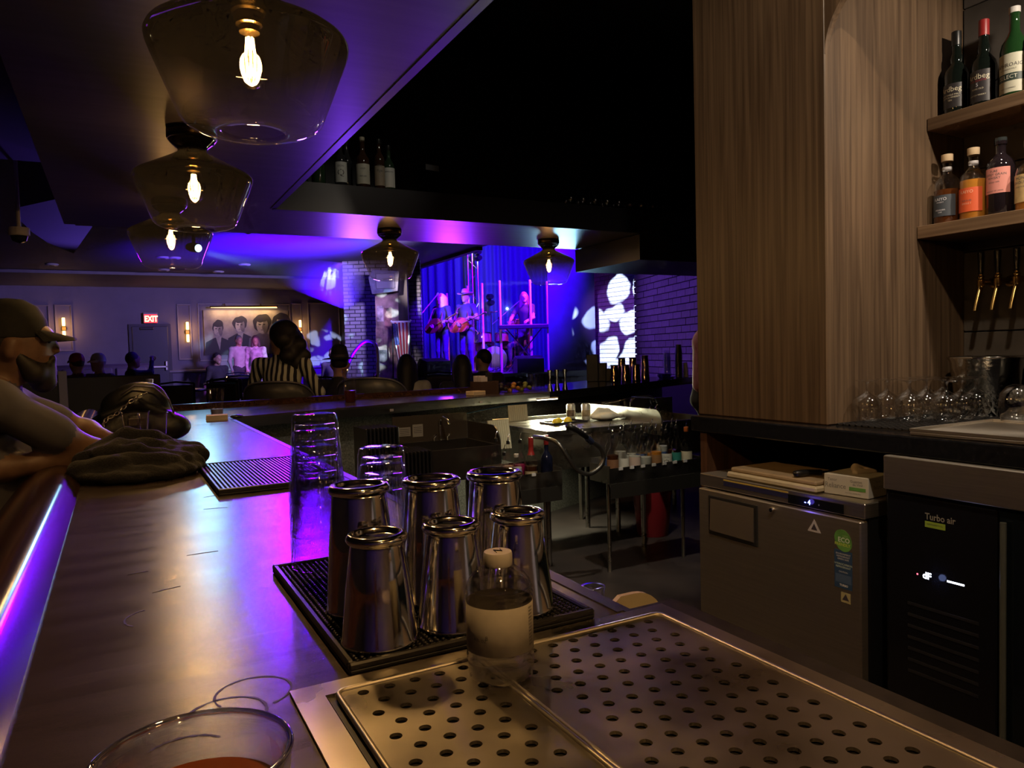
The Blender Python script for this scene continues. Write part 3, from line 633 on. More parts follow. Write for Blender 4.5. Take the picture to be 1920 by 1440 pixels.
B().tube([(-.006, -.003, .1267), (-.001, .004, .1268), (.001, -.004, .1268), (.008, .003, .1267)], [.0003, .001, .001, .0003], 6).build('pen_mark', M('black_ink', (.01, .01, .012), .5), cp)
labm = M('paper_label', (.50, .46, .41), .55, var=.08, vscale=60, bump=.35, bscale=28)
lab = B().lathe([(.0333, .0318), (.0336, .032), (.0336, .078), (.0333, .0782)], 60).build('label', labm, wbt, smooth=True)
inkm = M('label_ink', (.10, .09, .09), .6)
def on_round(body, size, parent, r, ang, z, mat, **k):
    """print wrapped on a bottle, centred at angle ang (radians, 0 = +X side)"""
    return text(body, size, mat, parent, (r*math.cos(ang), r*math.sin(ang), z), Euler((PI/2, 0, ang+PI/2)), bend=r, **k)
va = math.atan2(-.648, -.326)-.5
on_round('8 FL OZ', .0042, lab, .0338, va-.62, .047, inkm); on_round('8', .006, lab, .0338, va-.40, .050, inkm)
for i in range(12): on_round('IIIIIIIIII', .0030, lab, .0338, va+1.10, .038+i*.0033, inkm)
# pint glass right in front of the viewer
pg = thing('pint_glass', 'half full pint glass at the bottom edge of the picture', 'glass', (.022, .352, 1.0702))
B().lathe([(.001, .0), (.028, 0), (.0295, .004), (.0425, .150), (.0430, .153), (.0425, .1545), (.0405, .153), (.0395, .148), (.0275, .012), (.001, .010)], 64).build('glass', thin('pint_clear', (.92, .93, .95), rough=.03, base=.10, edge=1.0), pg, smooth=True)
B().lathe([(.001, .0115), (.0268, .0125), (.0378, .132), (.001, .1325)], 48).build('drink', M('amber_drink', (.20, .045, .012), .08, ior=1.33), pg, smooth='auto')

B().tube([(.0420*math.cos(a), .0420*math.sin(a), .1535) for a in [2*PI*k/64 for k in range(65)]], .0016, 8, cap=False).build('rim', thin('glass_rim', (.8, .8, .82), rough=.05, base=.35, edge=1.0), pg, smooth=True)
# ================================================================== THINGS FURTHER ALONG THE COUNTER
knit = M('charcoal_knit', (.014, .0135, .016), .95, var=.4, vscale=140, bump=1.0, bscale=220, sheen=.1)
pr = [('e', (0, 0, .02), (.175, .19, .035), None, 0), ('e', (-.03, .06, .055), (.11, .10, .045), None, 0), ('e', (.08, .02, .05), (.11, .06, .028), None, 0)]
def fold(pts, r0, r1): 
    return [('c', pts[i], pts[i+1], r0+(r1-r0)*i/(len(pts)-1), r0+(r1-r0)*(i+1)/(len(pts)-1), 0) for i in range(len(pts)-1)]
pr += fold([(-.15, -.05, .03), (-.06, -.10, .05), (.06, -.10, .045), (.15, -.03, .03)], .030, .024)
pr += fold([(-.14, .02, .05), (-.05, .0, .085), (.05, .03, .075), (.16, .07, .05), (.17, .02, .045), (.10, -.03, .055)], .026, .022)
pr += fold([(-.12, .10, .06), (-.03, .09, .105), (.05, .08, .095), (.10, .11, .06)], .028, .024)
pr += fold([(-.10, -.02, .07), (0, -.05, .075), (.09, -.06, .05)], .022, .018)
def wrinkle(G, F): return F+.0035*np.sin(55*G[..., 0]+38*G[..., 1])*np.sin(60*G[..., 1]-30*G[..., 0]+40*G[..., 2])+.002*np.sin(140*G[..., 1]+60*G[..., 0])
kn = organic('knit_garment', pr, .006, knit, carve=wrinkle, k=.008, loc=(.045, 2.395, 1.071)); tag(kn, 'crumpled charcoal knit garment heaped on the counter beside the man', 'garment')
cupm = thin('clear_cup', (.92, .92, .95), rough=.06, base=.10, edge=1.0)
def cup(loc, label, h=.155, rt=.046, rb_=.031, fill=None, col=None, grp=None, foam=False):
    t = thing('plastic_cup', label, 'cup', loc, random.random(), grp)
    B().lathe([(.001, .002), (rb_-.001, .0), (rb_, .002), (rt-.001, h-.004), (rt+.0018, h-.002), (rt+.0018, h), (rt, h)], 40).build('cup_wall', cupm, t, smooth=True)
    if fill:
        rf = rb_+(rt-rb_)*fill/h-.0015
        d = B().lathe([(.001, .003), (rb_-.002, .003), (rf, fill), (.001, fill)], 32).build('drink', col, t, smooth='auto')
        if foam: B().lathe([(.001, fill+.001), (rf+.0002, fill+.0005), (rf+.0004, fill+.006), (.001, fill+.0065)], 32).build('foam', M('beer_foam', (.75, .68, .5), .7), t, smooth='auto')
    return t
beer = M('pale_beer', (.42, .24, .07), .1, ior=1.33)
c1 = cup((.102, 2.79, 1.0702), 'plastic cup a third full of pale beer, in front of the other beer cup', fill=.058, col=beer, foam=True)
c2 = cup((.050, 2.91, 1.0702), 'plastic cup of pale beer half hidden behind the front beer cup', fill=.080, col=beer, foam=True)
inkw = M('white_print', (.7, .7, .75), .5)
# handbag
leather = M('black_leather', (.005, .005, .006), .42, var=.3, vscale=20, bump=.25, bscale=70)
bagt = thing('handbag', 'slouchy black leather handbag with a silver chain strap on the counter', 'bag', (.055, 3.38, 1.0702), .1)
pr = [('e', (0, 0, .075), (.17, .075, .075), None, 0), ('e', (.01, .01, .15), (.13, .055, .085), None, 0), ('e', (-.10, 0, .05), (.085, .07, .05), None, 0), ('e', (.13, -.02, .055), (.08, .06, .055), None, 0), ('e', (.03, .02, .20), (.085, .03, .045), None, 0)]
pr += fold([(-.12, -.05, .12), (0, -.062, .165), (.12, -.05, .11)], .014, .014)
organic('bag_body', pr, .009, leather, bagt, k=.025)
B().tube([(.15, -.03, .09), (.125, -.045, .17), (.07, -.045, .225), (0, -.04, .235), (-.05, -.045, .20)], .004, 6).build('piping', M('piping_grey', (.10, .09, .12), .35), bagt, smooth=True)
B().box(-.035, .03, -.092, -.088, .075, .105, .002).build('brand_plate', M('dull_metal', (.10, .085, .075), .4, .8), bagt)
silver = M('silver_links', (.85, .8, .72), .18, 1.)
ch = [(.03+.0, -.09, .20), (-.005, -.095, .185), (-.035, -.10, .165), (-.06, -.10, .14), (-.085, -.10, .12), (-.105, -.10, .115), (-.12, -.10, .095), (-.13, -.10, .065), (-.145, -.10, .04), (-.16, -.10, .02), (-.175, -.095, .012)]
ch = [tuple(Vector(ch[i]).lerp(Vector(ch[i+1]), f)) for i in range(len(ch)-1) for f in (0, .5)]
lk = None
for i, p in enumerate(ch):
    if lk is None: lk = B().tube([(.011*math.cos(a), .0065*math.sin(a), 0) for a in [2*PI*k/12 for k in range(13)]], .0024, 6, cap=False).build('chain_link', silver, bagt, smooth=True); o = lk
    else: o = lk.copy(); COL.objects.link(o)
    q = ch[min(i+1, len(ch)-1)]; pq = ch[max(i-1, 0)]; d = Vector(q)-Vector(pq); o.location = p; o.rotation_euler = Euler((PI/2*(i % 2)+.5, 0, 0)); e = d.to_track_quat('X', 'Z') @ Euler((PI/2*(i % 2)+.4, 0, 0)).to_quaternion(); o.rotation_euler = e.to_euler()
bt_ = thing('beer_bottle', 'brown beer bottle with silver foil on its neck, behind the handbag', 'bottle', (.125, 3.62, 1.0702))
B().lathe([(.001, 0), (.029, 0), (.0305, .004), (.0305, .13), (.027, .155), (.015, .19), (.0135, .24), (.0145, .243), (.0145, .25), (.001, .25)], 28).build('glass_body', M('brown_glass', (.03, .012, .005), .06), bt_, smooth='auto')
B().lathe([(.0165, .185), (.0150, .20), (.0142, .238), (.0152, .2425), (.0154, .252), (.001, .253)], 28).build('neck_foil', M('silver_foil', (.55, .53, .55), .32, .9), bt_, smooth='auto')
nap = thing('napkin_stack', 'small stack of cream napkins with a clear cup standing behind it', 'napkins', (.470, 4.30, 1.0702), -.1)
for i in range(5): B().box(-.055+random.uniform(-.003, .003), .055, -.05, .05, i*.006, i*.006+.0052, .001).build('napkin', M('cream_paper', (.62, .50, .36), .8), nap, rot=(0, 0, random.uniform(-.05, .05)))
cup((.500, 4.56, 1.0702), 'clear cup of ice water at the corner of the counter, behind the cream napkins', h=.165, rt=.046, fill=.045, col=M('ice_water', (.30, .28, .40), .15))
lid = B().ell((0, 0, .012), (.035, .03, .012)).build('bottle_opener', M('black_plastic', (.012, .012, .014), .35), loc=(.575, 4.32, 1.0702)); tag(lid, 'small flat black opener lying beside the cream napkins', 'opener')

# ================================================================== BACK BAR (right)
RX = Matrix(((0, 0, -1), (-1, 0, 0), (0, 1, 0))).to_euler()      # print on a face that looks towards -X
RY = Euler((PI/2, 0, 0))                                          # print on a face that looks towards -Y
white = M('white_print', (.7, .7, .75), .5)
bb = thing('back_bar_counter', 'black granite back bar counter under the wooden arch', 'counter', (0, 0, 0))
B().box(2.0, 2.84, -1.2, 2.24, 1.068, 1.125, .004).build('countertop', granite, bb)
B().box(2.02, 2.80, 2.168, 2.205, 0, 1.067).build('end_panel', wood('red_walnut', (.06, .028, .016), (.12, .058, .032), .45, 2, 14), bb)
B().box(2.76, 2.80, -1.2, 2.16, 0, 1.067).build('back_panel', black, bb)
# refrigerator
fr_ = thing('undercounter_fridge', 'stainless steel undercounter refrigerator with stickers and a blue display', 'refrigerator', (0, 0, 0))
B().box(2.0, 2.72, 1.45, 2.16, .10, .86).build('cabinet', M('black_cabinet', (.012, .012, .013), .3), fr_)
for x, y in ((2.08, 1.52), (2.08, 2.09), (2.64, 1.52), (2.64, 2.09)): B().lathe([(.02, 0), (.02, .06), (.012, .065), (.012, .101)], 14, (x, y, 0), cap0=True).build('leg', black, fr_)
B().box(1.975, 2.74, 1.446, 2.163, .862, .910, .003).build('worktop', steel, fr_)
dr = B().box(1.962, 1.998, 1.452, 2.157, .125, .855, .004).build('door', M('fridge_steel', (.62, .56, .48), .50, 1., var=.06, vscale=5, stretch=(1, 1, 30), aniso=.5), fr_)
B().box(1.958, 1.964, 1.858, 2.100, .688, .836, .002).build('handle_frame', black, dr)
B().add([(1.957, 1.873, .825), (1.957, 2.088, .825), (1.9515, 2.088, .705), (1.9515, 1.873, .705), (1.959, 1.873, .825), (1.959, 2.088, .825), (1.959, 2.088, .700), (1.959, 1.873, .700)], [(0, 3, 2, 1), (4, 5, 6, 7), (0, 1, 5, 4), (1, 2, 6, 5), (2, 3, 7, 6), (3, 0, 4, 7)]).build('handle_plate', M('handle_steel', (.72, .64, .52), .42, 1.), dr)
B().lathe([(.001, 0), (.007, 0), (.009, .006), (.009, .012)], 20).xf(Matrix.Translation((1.950, 1.79, .834)) @ Matrix.Rotation(PI/2, 4, 'Y')).build('lock', chrome, dr, smooth='auto')
B().box(1.9735, 1.975, 1.735, 2.035, .880, .898).build('warning_label', M('navy_label', (.03, .03, .10), .4), fr_)
B().box(1.9732, 1.975, 1.735, 2.035, .898, .903).build('yellow_strip', M('yellow_label', (.55, .42, .10), .5), fr_)
pn = B().box(1.9725, 1.975, 1.520, 1.734, .866, .896).build('display_panel', M('black_gloss', (.008, .008, .010), .12), fr_)
text('- 4', .022, glow('blue_digits', (.22, .30, 1.0), 6), pn, (1.9722, 1.655, .881), RX, bold=.0006)
text('0', .008, white, pn, (1.9722, 1.61, .879), RX)
light('display_glow', 'POINT', (1.955, 1.655, .881), .02, (.15, .1, 1), shadow_soft_size=.01)
tri = B().prism([(0, .028), (-.026, -.014), (.026, -.014)], 0, .0006).build('warning_triangle', M('pale_sticker', (.55, .52, .55), .5), dr); tri.rotation_euler = RX; tri.location = (1.9618, 1.62, .805)
t0 = B().prism([(0, .014), (-.012, -.007), (.012, -.007)], .0006, .001).build('pictogram', M('dark_print', (.06, .05, .07), .5), tri)
gl_ = []
for k in range(28):
    a = 2*PI*k/28; r = .036*(1+.14*math.cos(2*a+2.5)); gl_.append((r*.95*math.cos(a), r*.85*math.sin(a)))
gs = B().prism(gl_, 0, .0007).build('green_sticker', M('leaf_green', (.13, .33, .08), .45, var=.3, vscale=14), dr); gs.rotation_euler = RX; gs.location = (1.9617, 1.513, .786)
text('100%', .010, M('lime_print', (.30, .50, .20), .5), gs, (.008, .014, .0009))
text('ECO', .021, M('mint_print', (.70, .85, .72), .5), gs, (.003, .0015, .0009), bold=.0004)
text('FRIENDLY', .0125, M('lime_bright', (.55, .70, .12), .5), gs, (-.002, -.013, .0009), bold=.0004)
bs = B().box(-.032, .032, -.060, .060, 0, .0004).build('blue_sticker', M('blue_sticker', (.035, .075, .17), .45), dr); bs.rotation_euler = RX; bs.location = (1.9618, 1.513, .695)
for k, (z, s_, cl) in enumerate(((.048, .0075, 'white_print'), (.040, .0075, 'white_print'), (.032, .0075, 'white_print'), (.016, .0085, 'mint_print'), (.007, .0085, 'mint_print'), (-.008, .007, 'white_print'))):
    text(['ENVIRONMENT', 'REFRIGERANT', 'GREEN SAFE', 'HYDROCARBON', 'REFRIGERANT', 'CAUTION'][k], s_, MATS[cl], bs, (.0, z, .0006))
B().box(-.028, .028, -.042, -.016, .0004, .0006).build('pale_block', M('blue_block', (.08, .13, .25), .5), bs)
text('TURBO', .009, white, bs, (.002, -.050, .0008), bold=.0004)
ys = B().box(-.017, .017, -.016, .016, 0, .0004).build('flame_sticker', M('cream_sticker', (.45, .40, .22), .5), dr); ys.rotation_euler = RX; ys.location = (1.9618, 1.505, .608)
B().prism([(0, .012), (-.012, -.008), (.012, -.008)], .0004, .0008).build('triangle_mark', M('dark_print', (.06, .05, .07), .5), ys)
# things on the refrigerator
cb = B().box(0, .42, 0, .40, 0, .022, .006).build('cutting_board', M('cream_board', (.62, .54, .38), .55, var=.06, vscale=20), loc=(1.985, 1.632, .9105)); tag(cb, 'lower cream plastic cutting board on top of the refrigerator', 'cutting board')
cb2 = B().box(0, .42, 0, .38, 0, .016, .005).build('cutting_board', M('tan_board', (.42, .31, .19), .6, var=.15, vscale=12), loc=(1.995, 1.64, .933)); tag(cb2, 'upper tan cutting board carrying the black handled tool', 'cutting board')
kf = thing('screwdriver', 'black handled tool with a dark shaft lying on the tan cutting board', 'tool', (2.03, 1.715, .9495), 0)
B().tube([(-.035, .012, .012), (-.03, .012, .013), (0, .006, .014), (.04, .0, .013), (.075, -.004, .010), (.082, -.004, .009)], [.004, .012, .013, .010, .011, .006], 12, flat=.9).build('handle', M('black_plastic', (.012, .012, .014), .35), kf, smooth=True)
B().tube([(.08, -.004, .009), (.22, -.010, .006)], [.0045, .0035], 8).build('shaft', M('dark_steel', (.10, .09, .08), .3, 1.), kf)
gx = thing('glove_box', 'white and green cardboard box of disposable gloves on the refrigerator', 'box', (2.03, 1.555, .9105), .12)
card = M('white_card', (.60, .57, .50), .6)
bx = B().box(0, .20, -.075, .075, 0, .066, .002).build('carton', card, gx)
text('Reliance', .024, M('grey_print', (.20, .20, .20), .6), bx, (-.0005, .035, .030), RX, sx=.9)
text('Tenor', .013, MATS['grey_print'], bx, (-.0005, .045, .049), RX)
text('Guantes', .012, MATS['grey_print'], bx, (-.0005, -.035, .050), RX); text('de Vinil', .011, MATS['grey_print'], bx, (-.0005, -.040, .040), RX)
B().box(-.0008, 0, -.066, -.012, .021, .032).build('green_bar', M('leaf_green', (.13, .33, .08), .45), bx)
text('latex free  powder free', .0055, MATS['grey_print'], bx, (-.0005, -.025, .012), RX)
text('Tenor', .013, MATS['grey_print'], bx, (.055, -.0755, .050), RY); text('Reliance', .020, MATS['grey_print'], bx, (.055, -.0755, .032), RY, sx=.8)
B().box(.115, .165, -.0757, -.075, .022, .034).build('green_bar', MATS['leaf_green'], bx)
for z in (.030, .024): text('LARGE 100', .009, MATS['grey_print'], bx, (.16, -.0757, z+.016), RY)
organic('glove', [('c', (.06, .0, .068), (.10, .02, .076), .012, .016, 0), ('c', (.10, .02, .076), (.14, -.015, .074), .015, .009, 0), ('c', (.08, -.01, .070), (.12, -.03, .070), .010, .008, 0), ('c', (.12, -.01, .076), (.135, .01, .092), .010, .006, 0)], .005, M('pale_vinyl', (.60, .52, .44), .5), gx, k=.012)
# kegerator
kg = thing('kegerator', 'black glass door cooler with a lit display and stainless top band', 'cooler', (0, 0, 0))
B().box(2.0, 2.72, -.35, 1.392, .06, .965).build('cabinet', M('black_cabinet', (.012, .012, .013), .3), kg)
B().box(1.978, 2.74, -.36, 1.388, .966, 1.066, .003).build('top_band', steel, kg)
B().lathe([(.03, 0), (.03, .05), (.015, .062)], 14, (2.1, 1.3, 0), cap0=True).build('caster', black, kg)
fp = B().box(1.990, 2.002, 1.075, 1.385, .075, .955, .003).build('control_panel', M('black_gloss', (.008, .008, .010), .12), kg)
text('Turbo air', .026, M('silver_letters', (.62, .60, .55), .3, .6), fp, (1.9895, 1.225, .905), RX, bold=.0005, sx=.85)
B().box(1.9893, 1.990, 1.210, 1.268, .875, .892).build('green_badge', M('badge_green', (.30, .45, .06), .5), fp)
text('REFRIGERATION', .006, M('dark_print', (.06, .05, .07), .5), fp, (1.9890, 1.239, .884), RX)
dsp = B().box(1.9892, 1.990, 1.135, 1.305, .718, .752).build('display_window', MATS['black_gloss'], fp)
text('dF', .026, glow('white_digits', (.75, .82, 1.0), 5), dsp, (1.9888, 1.262, .735), RX, bold=.0008)
B().box(1.9886, 1.9892, 1.158, 1.205, .7335, .7385).build('light_bar', MATS['white_digits'], dsp)
B().box(1.9886, 1.9892, 1.288, 1.292, .732, .736).build('red_dot', glow('red_dot', (1, .1, .15), 4), dsp)
light('cooler_display_glow', 'POINT', (1.97, 1.23, .735), .012, (.35, .45, 1), shadow_soft_size=.01)
for k in range(7): B().box(1.9885, 1.990, 1.12, 1.32, .44+k*.033, .449+k*.033, .0005).build('louvre', M('louvre_black', (.02, .02, .024), .3), fp)
gd = B().box(1.990, 2.0, -.34, 1.068, .08, .955).build('glass_door', M('dark_glass', (.006, .009, .012), .05), kg)
B().tube([(1.975, 1.052, .30), (1.975, 1.052, .93)], .008, 10).build('door_edge_bar', M('grey_trim', (.16, .18, .17), .35, .5), gd, smooth='auto')
B().tube([(2.03, 1.03, .55), (2.35, 1.03, .555)], .006, 8).tube([(2.03, .9, .55), (2.03, 1.03, .55)], .006, 8).build('wire_shelf', M('grey_trim', (.16, .18, .17), .35, .5), kg)
# mats, drain and glasses on the back bar
gm = thing('bar_mat', 'black open mesh mat under the upturned tulip glasses', 'bar mat', (2.10, 1.36, 1.1252))
b = B()
for i in range(24): b.box(i*.024, i*.024+.006, 0, .285, 0, .006)
for i in range(13): b.box(0, .558, i*.023, i*.023+.006, .002, .008)
tag(b.build('lattice', M('mesh_rubber', (.02, .018, .018), .5), gm), kind='stuff')
ds = thing('drip_tray', 'shallow stainless drain tray on the back bar counter', 'drip tray', (2.03, .40, 1.1252))
B().box(0, .42, 0, .94, 0, .012, .003).build('pan', steel, ds)
B().box(0, .006, 0, .94, .012, .020).box(.414, .42, 0, .94, .012, .020).box(.006, .414, .934, .94, .012, .020).build('lip', steel, ds)
winegl = thin('wine_glass', (.96, .96, .95), rough=.06, base=.10, edge=1.0)
zt2 = 1.1252+.008
tul = None
tl = [(2.21, 1.608), (2.32, 1.613), (2.29, 1.513), (2.35, 1.425), (2.455, 1.438), (2.565, 1.455), (2.445, 1.612), (2.395, 1.523), (2.505, 1.533), (2.555, 1.62)]
nm = ['leftmost, beside the wooden column', 'second from the column in the rear row', 'second from the column in the front row', 'third in the front row', 'fourth in the front row', 'rightmost of the front row, before the steel bucket', 'third in the rear row', 'middle of the group', 'between the middle one and the steel bucket', 'last of the rear row, before the steel bucket']
for (x, y), lb in zip(tl, nm):
    if tul is None:
        tul = B().lathe([(.0285, 0), (.030, .0), (.036, .012), (.0445, .035), (.0465, .050), (.044, .068), (.034, .083), (.016, .094), (.006, .101), (.0042, .110), (.0042, .124), (.007, .131), (.018, .135), (.034, .1375), (.036, .139), (.034, .140), (.001, .141)], 40).build('tulip_glass', winegl, smooth=True); o = tul
    else: o = tul.copy(); COL.objects.link(o)
    o.location = (x, y, zt2); tag(o, 'upturned clear tulip glass, '+lb, 'glass', 'upturned tulip glasses on the back bar')
sg = B().lathe([(.040, 0), (.0415, 0), (.048, .03), (.050, .055), (.045, .085), (.030, .105), (.012, .113), (.001, .114)], 40).build('stemless_glass', winegl, smooth=True, loc=(2.43, 1.255, 1.1452)); tag(sg, 'upturned rounded stemless glass at the right edge, beside the steel bucket', 'glass')
def bucket(loc, label):
    t = thing('ice_bucket', label, 'bucket', loc, -.6)
    B().lathe([(.001, .003), (.085, 0), (.092, .006), (.112, .195), (.118, .206), (.120, .212), (.116, .214), (.110, .208), (.090, .02), (.001, .016)], 56).build('pail', M('hammered_steel', (.55, .52, .46), .12, 1., bump=.5, bscale=45), t, smooth=True)
    B().tube([(-.108+.0, -.02, .14)]+[(-.118-.012*math.sin(PI*k/8), -.02+.022*(-math.cos(PI*k/8)), .128+.0*k) for k in range(9)]+[(-.108, .02, .14)], .004, 8).build('ring_handle', chrome, t, smooth=True)
    return t
bucket((2.715, 1.505, 1.1252), 'hammered steel ice bucket behind the tulip glasses')
bucket((2.70, 1.225, 1.1252), 'steel ice bucket cut off by the right edge of the picture')
# beer taps
def tap(y, label):
    t = thing('beer_tap', label, 'tap', (2.755, y, 1.50), group='brass beer taps on the slate wall')
    B().tube([(.085, 0, .105), (.0, 0, .105)], .011, 12).lathe([(.001, 0), (.02, 0), (.02, .006), (.012, .009)], 16).xf(Matrix.Translation((.085, 0, .105)) @ Matrix.Rotation(-PI/2, 4, 'Y'), start=2*12).build('shank', brass, t, smooth='auto')
    B().lathe([(.001, .085), (.011, .085), (.013, .090), (.013, .112), (.009, .116), (.012, .120), (.012, .124), (.008, .128), (.008, .134), (.001, .134)], 18).build('body', brass, t, smooth='auto')
    B().tube([(0, 0, .092), (-.014, 0, .06), (-.030, 0, .02), (-.036, 0, 0)], [.010, .0085, .0075, .0075], 12).build('spout', brass, t, smooth='auto')
    B().lathe([(.001, .132), (.0085, .132), (.0075, .138), (.0115, .205), (.0105, .212), (.001, .214)], 16).build('handle', M('black_handle', (.012, .012, .016), .2), t, smooth='auto')
for y, lb in ((1.545, 'brass beer tap with black handle, nearest the wooden column'), (1.487, 'brass beer tap with black handle, middle of the three'), (1.425, 'brass beer tap with black handle, at the right edge')): tap(y, lb)
sh1 = B().box(2.62, 2.838, .43, 1.658, 2.155, 2.20, .002).build('wall_shelf', walnut_h); tag(sh1, 'upper wooden shelf carrying the dark whisky bottles', 'shelf')
sh2 = B().box(2.56, 2.838, .43, 1.658, 1.765, 1.81, .002).build('wall_shelf', walnut_h); tag(sh2, 'lower wooden shelf carrying the orange and pink labelled bottles', 'shelf')

# ---------------------------------------------------------------- bottles
def bottle(loc, label, prof, glass, rz=0, fill=None, liq=None, cap=None, capm=None, lab=None, grp=None, pour=False, name='liquor_bottle', seg=28, texts=(), neck=None):
    """lab=(z0,z1,material,half angle,facing)"""
    t = thing(name, label, 'bottle', loc, rz, grp)
    B().lathe(prof, seg).build('glass_body', glass, t, smooth='auto')
    if fill:
        ip = [(max(r-.002, .001), z+.003) for r, z in prof if z < fill]; zl = ip[-1]
        B().lathe(ip+[(zl[0], fill), (.001, fill)], seg).build('liquid', liq, t, smooth='auto')
    zt_ = prof[-1][1]
    if cap: B().lathe([(cap[0]*.98, zt_-cap[1]*.35), (cap[0], zt_-cap[1]*.33), (cap[0], zt_+cap[1]*.62), (cap[0]*.9, zt_+cap[1]*.65), (.001, zt_+cap[1]*.66)], 20).build('cap', capm, t, smooth='auto')
    if neck: B().lathe([(neck[0], neck[1]), (neck[0]+.0006, neck[1]+.001), (neck[0]+.0006, neck[2]-.001), (neck[0], neck[2])], 20).build('neck_band', neck[3], t, smooth='auto')
    if pour:
        p_ = B().lathe([(.010, zt_-.008), (.0105, zt_+.012), (.006, zt_+.016), (.001, zt_+.016)], 12).build('stopper', MATS['black_plastic'], t, smooth='auto')
        B().tube([(0, 0, zt_+.01), (.002, 0, zt_+.035), (.012, 0, zt_+.058)], [.0035, .003, .0022], 7).build('spout', chrome, p_, smooth=True)
    if lab:
        z0, z1, lm, ha, fa = lab; rl = max(r for r, z in prof)+.0006; b = B(); n_s = 16
        for i in range(n_s+1):
            a = fa-ha+2*ha*i/n_s
            for z in (z0, z1): b.v.append((rl*math.cos(a), rl*math.sin(a), z))
        b.f = [(2*i, 2*i+2, 2*i+3, 2*i+1) for i in range(n_s)]; b.m = [0]*n_s
        lo_ = b.build('label', lm, t, smooth=True)
        for (s_, sz, z, mt_) in texts: on_round(s_, sz, lo_, rl+.0004, fa, z, mt_)
    return t
dkg = M('black_green_glass', (.006, .009, .007), .05); grg = M('green_glass', (.012, .045, .012), .06)
PI_ = PI
islay = [(.001, 0), (.039, 0), (.041, .004), (.041, .145), (.037, .165), (.024, .185), (.019, .193), (.021, .205), (.0195, .218), (.0155, .226), (.0148, .262), (.016, .264), (.016, .272), (.001, .273)]
lbd = M('black_label', (.035, .030, .032), .5); lbw = M('cream_label', (.62, .60, .46), .55); gold = M('gold_print', (.75, .68, .48), .45); inkb = M('label_ink', (.10, .09, .09), .6); redm = M('red_wax', (.30, .02, .02), .4)
bottle((2.715, 1.608, 2.2005), 'black whisky bottle with a dark label, leftmost on the upper shelf', islay, dkg, cap=(.0165, .05), capm=M('black_foil', (.01, .01, .01), .35), lab=(.030, .115, lbd, 1.05, PI), texts=(('Ardbeg', .026, .095, gold), ('ISLAY SINGLE MALT', .008, .075, gold), ('SCOTCH WHISKY', .008, .066, gold), ('TEN', .008, .056, gold)))
bottle((2.715, 1.513, 2.2005), 'black whisky bottle with red neck foil on the upper shelf', islay, dkg, cap=(.0168, .055), capm=redm, lab=(.022, .130, lbd, 1.05, PI), texts=(('Ardbeg', .026, .108, gold), ('WEE BEASTIE', .010, .094, M('red_print', (.35, .05, .06), .5)), ('5', .018, .080, white), ('YEARS OLD', .008, .066, gold), ('SCOTCH WHISKY', .007, .045, gold)))
tall = [(.001, 0), (.041, 0), (.043, .004), (.043, .165), (.038, .190), (.023, .215), (.016, .232), (.0150, .285), (.0165, .287), (.0165, .297), (.001, .298)]
bottle((2.715, 1.413, 2.2005), 'green whisky bottle with a cream label and white cap, upper shelf', tall, grg, cap=(.0172, .020), capm=M('white_cap', (.62, .58, .54), .45), lab=(.022, .150, lbw, 1.15, PI), texts=(('LAPHROAIG', .017, .112, inkb), ('ISLAY SINGLE MALT', .006, .098, inkb), ('SCOTCH WHISKY', .006, .036, inkb)))
lo_b = bpy.data.objects['label.003'] if 'label.003' in bpy.data.objects else None
b = B(); rl = .0440
for i in range(17):
    a = PI-1.15+2.3*i/16
    for z in (.060, .085): b.v.append((rl*math.cos(a), rl*math.sin(a), z))
b.f = [(2*i, 2*i+2, 2*i+3, 2*i+1) for i in range(16)]; b.m = [0]*16
par = [o for o in bpy.data.objects if o.get('label', '').startswith('green whisky bottle')][0]
bnd = b.build('label_band', M('dark_green_band', (.03, .05, .04), .5), par, smooth=True); on_round('SELECT', .018, bnd, rl+.0004, PI, .0725, M('cream_print', (.75, .72, .6), .5))
bottle((2.715, 1.318, 2.2005), 'green whisky bottle at the right edge of the upper shelf', tall, grg, cap=(.0172, .020), capm=MATS['white_cap'], lab=(.022, .150, lbw, 1.15, PI))
kai = [(.001, 0), (.041, 0), (.0435, .005), (.0435, .135), (.040, .155), (.028, .172), (.0165, .182), (.015, .190), (.015, .222), (.018, .224), (.018, .233), (.014, .235), (.001, .236)]
ckg = thin('bottle_glass', (.95, .95, .95), rough=.02, base=.05, edge=.7); cork = M('cork_wood', (.62, .46, .28), .6)
whis = M('whisky', (.10, .03, .008), .05, ior=1.36); whil = M('amber_whisky', (.55, .22, .03), .05, ior=1.36)
nb = (.0152, .196, .207, M('grey_band', (.40, .38, .38), .5))
bottle((2.655, 1.606, 1.8105), 'round whisky bottle with a slate blue label, leftmost on the lower shelf', kai, ckg, fill=.125, liq=whis, cap=(.019, .025), capm=cork, neck=nb, lab=(.030, .105, M('slate_label', (.05, .06, .075), .5), 1.15, PI), texts=(('KAIYO', .015, .090, white), ('WHISKY', .007, .079, white), ('MIZUNARA', .007, .052, white), ('OAK', .007, .044, white)))
bottle((2.655, 1.514, 1.8105), 'round whisky bottle with a bright orange label on the lower shelf', kai, ckg, fill=.140, liq=whil, cap=(.019, .025), capm=cork, neck=nb, lab=(.030, .112, M('orange_label', (.65, .10, .03), .5), 1.15, PI), texts=(('KAIYO', .015, .098, M('peach_print', (.85, .5, .35), .5)), ('THE RUBI', .008, .068, inkb), ('SINGLE 7', .008, .058, MATS['peach_print'])))
nik = [(.001, 0), (.040, 0), (.042, .004), (.042, .165), (.039, .182), (.026, .198), (.0165, .207), (.015, .214), (.015, .238), (.0185, .240), (.0185, .252), (.001, .254)]
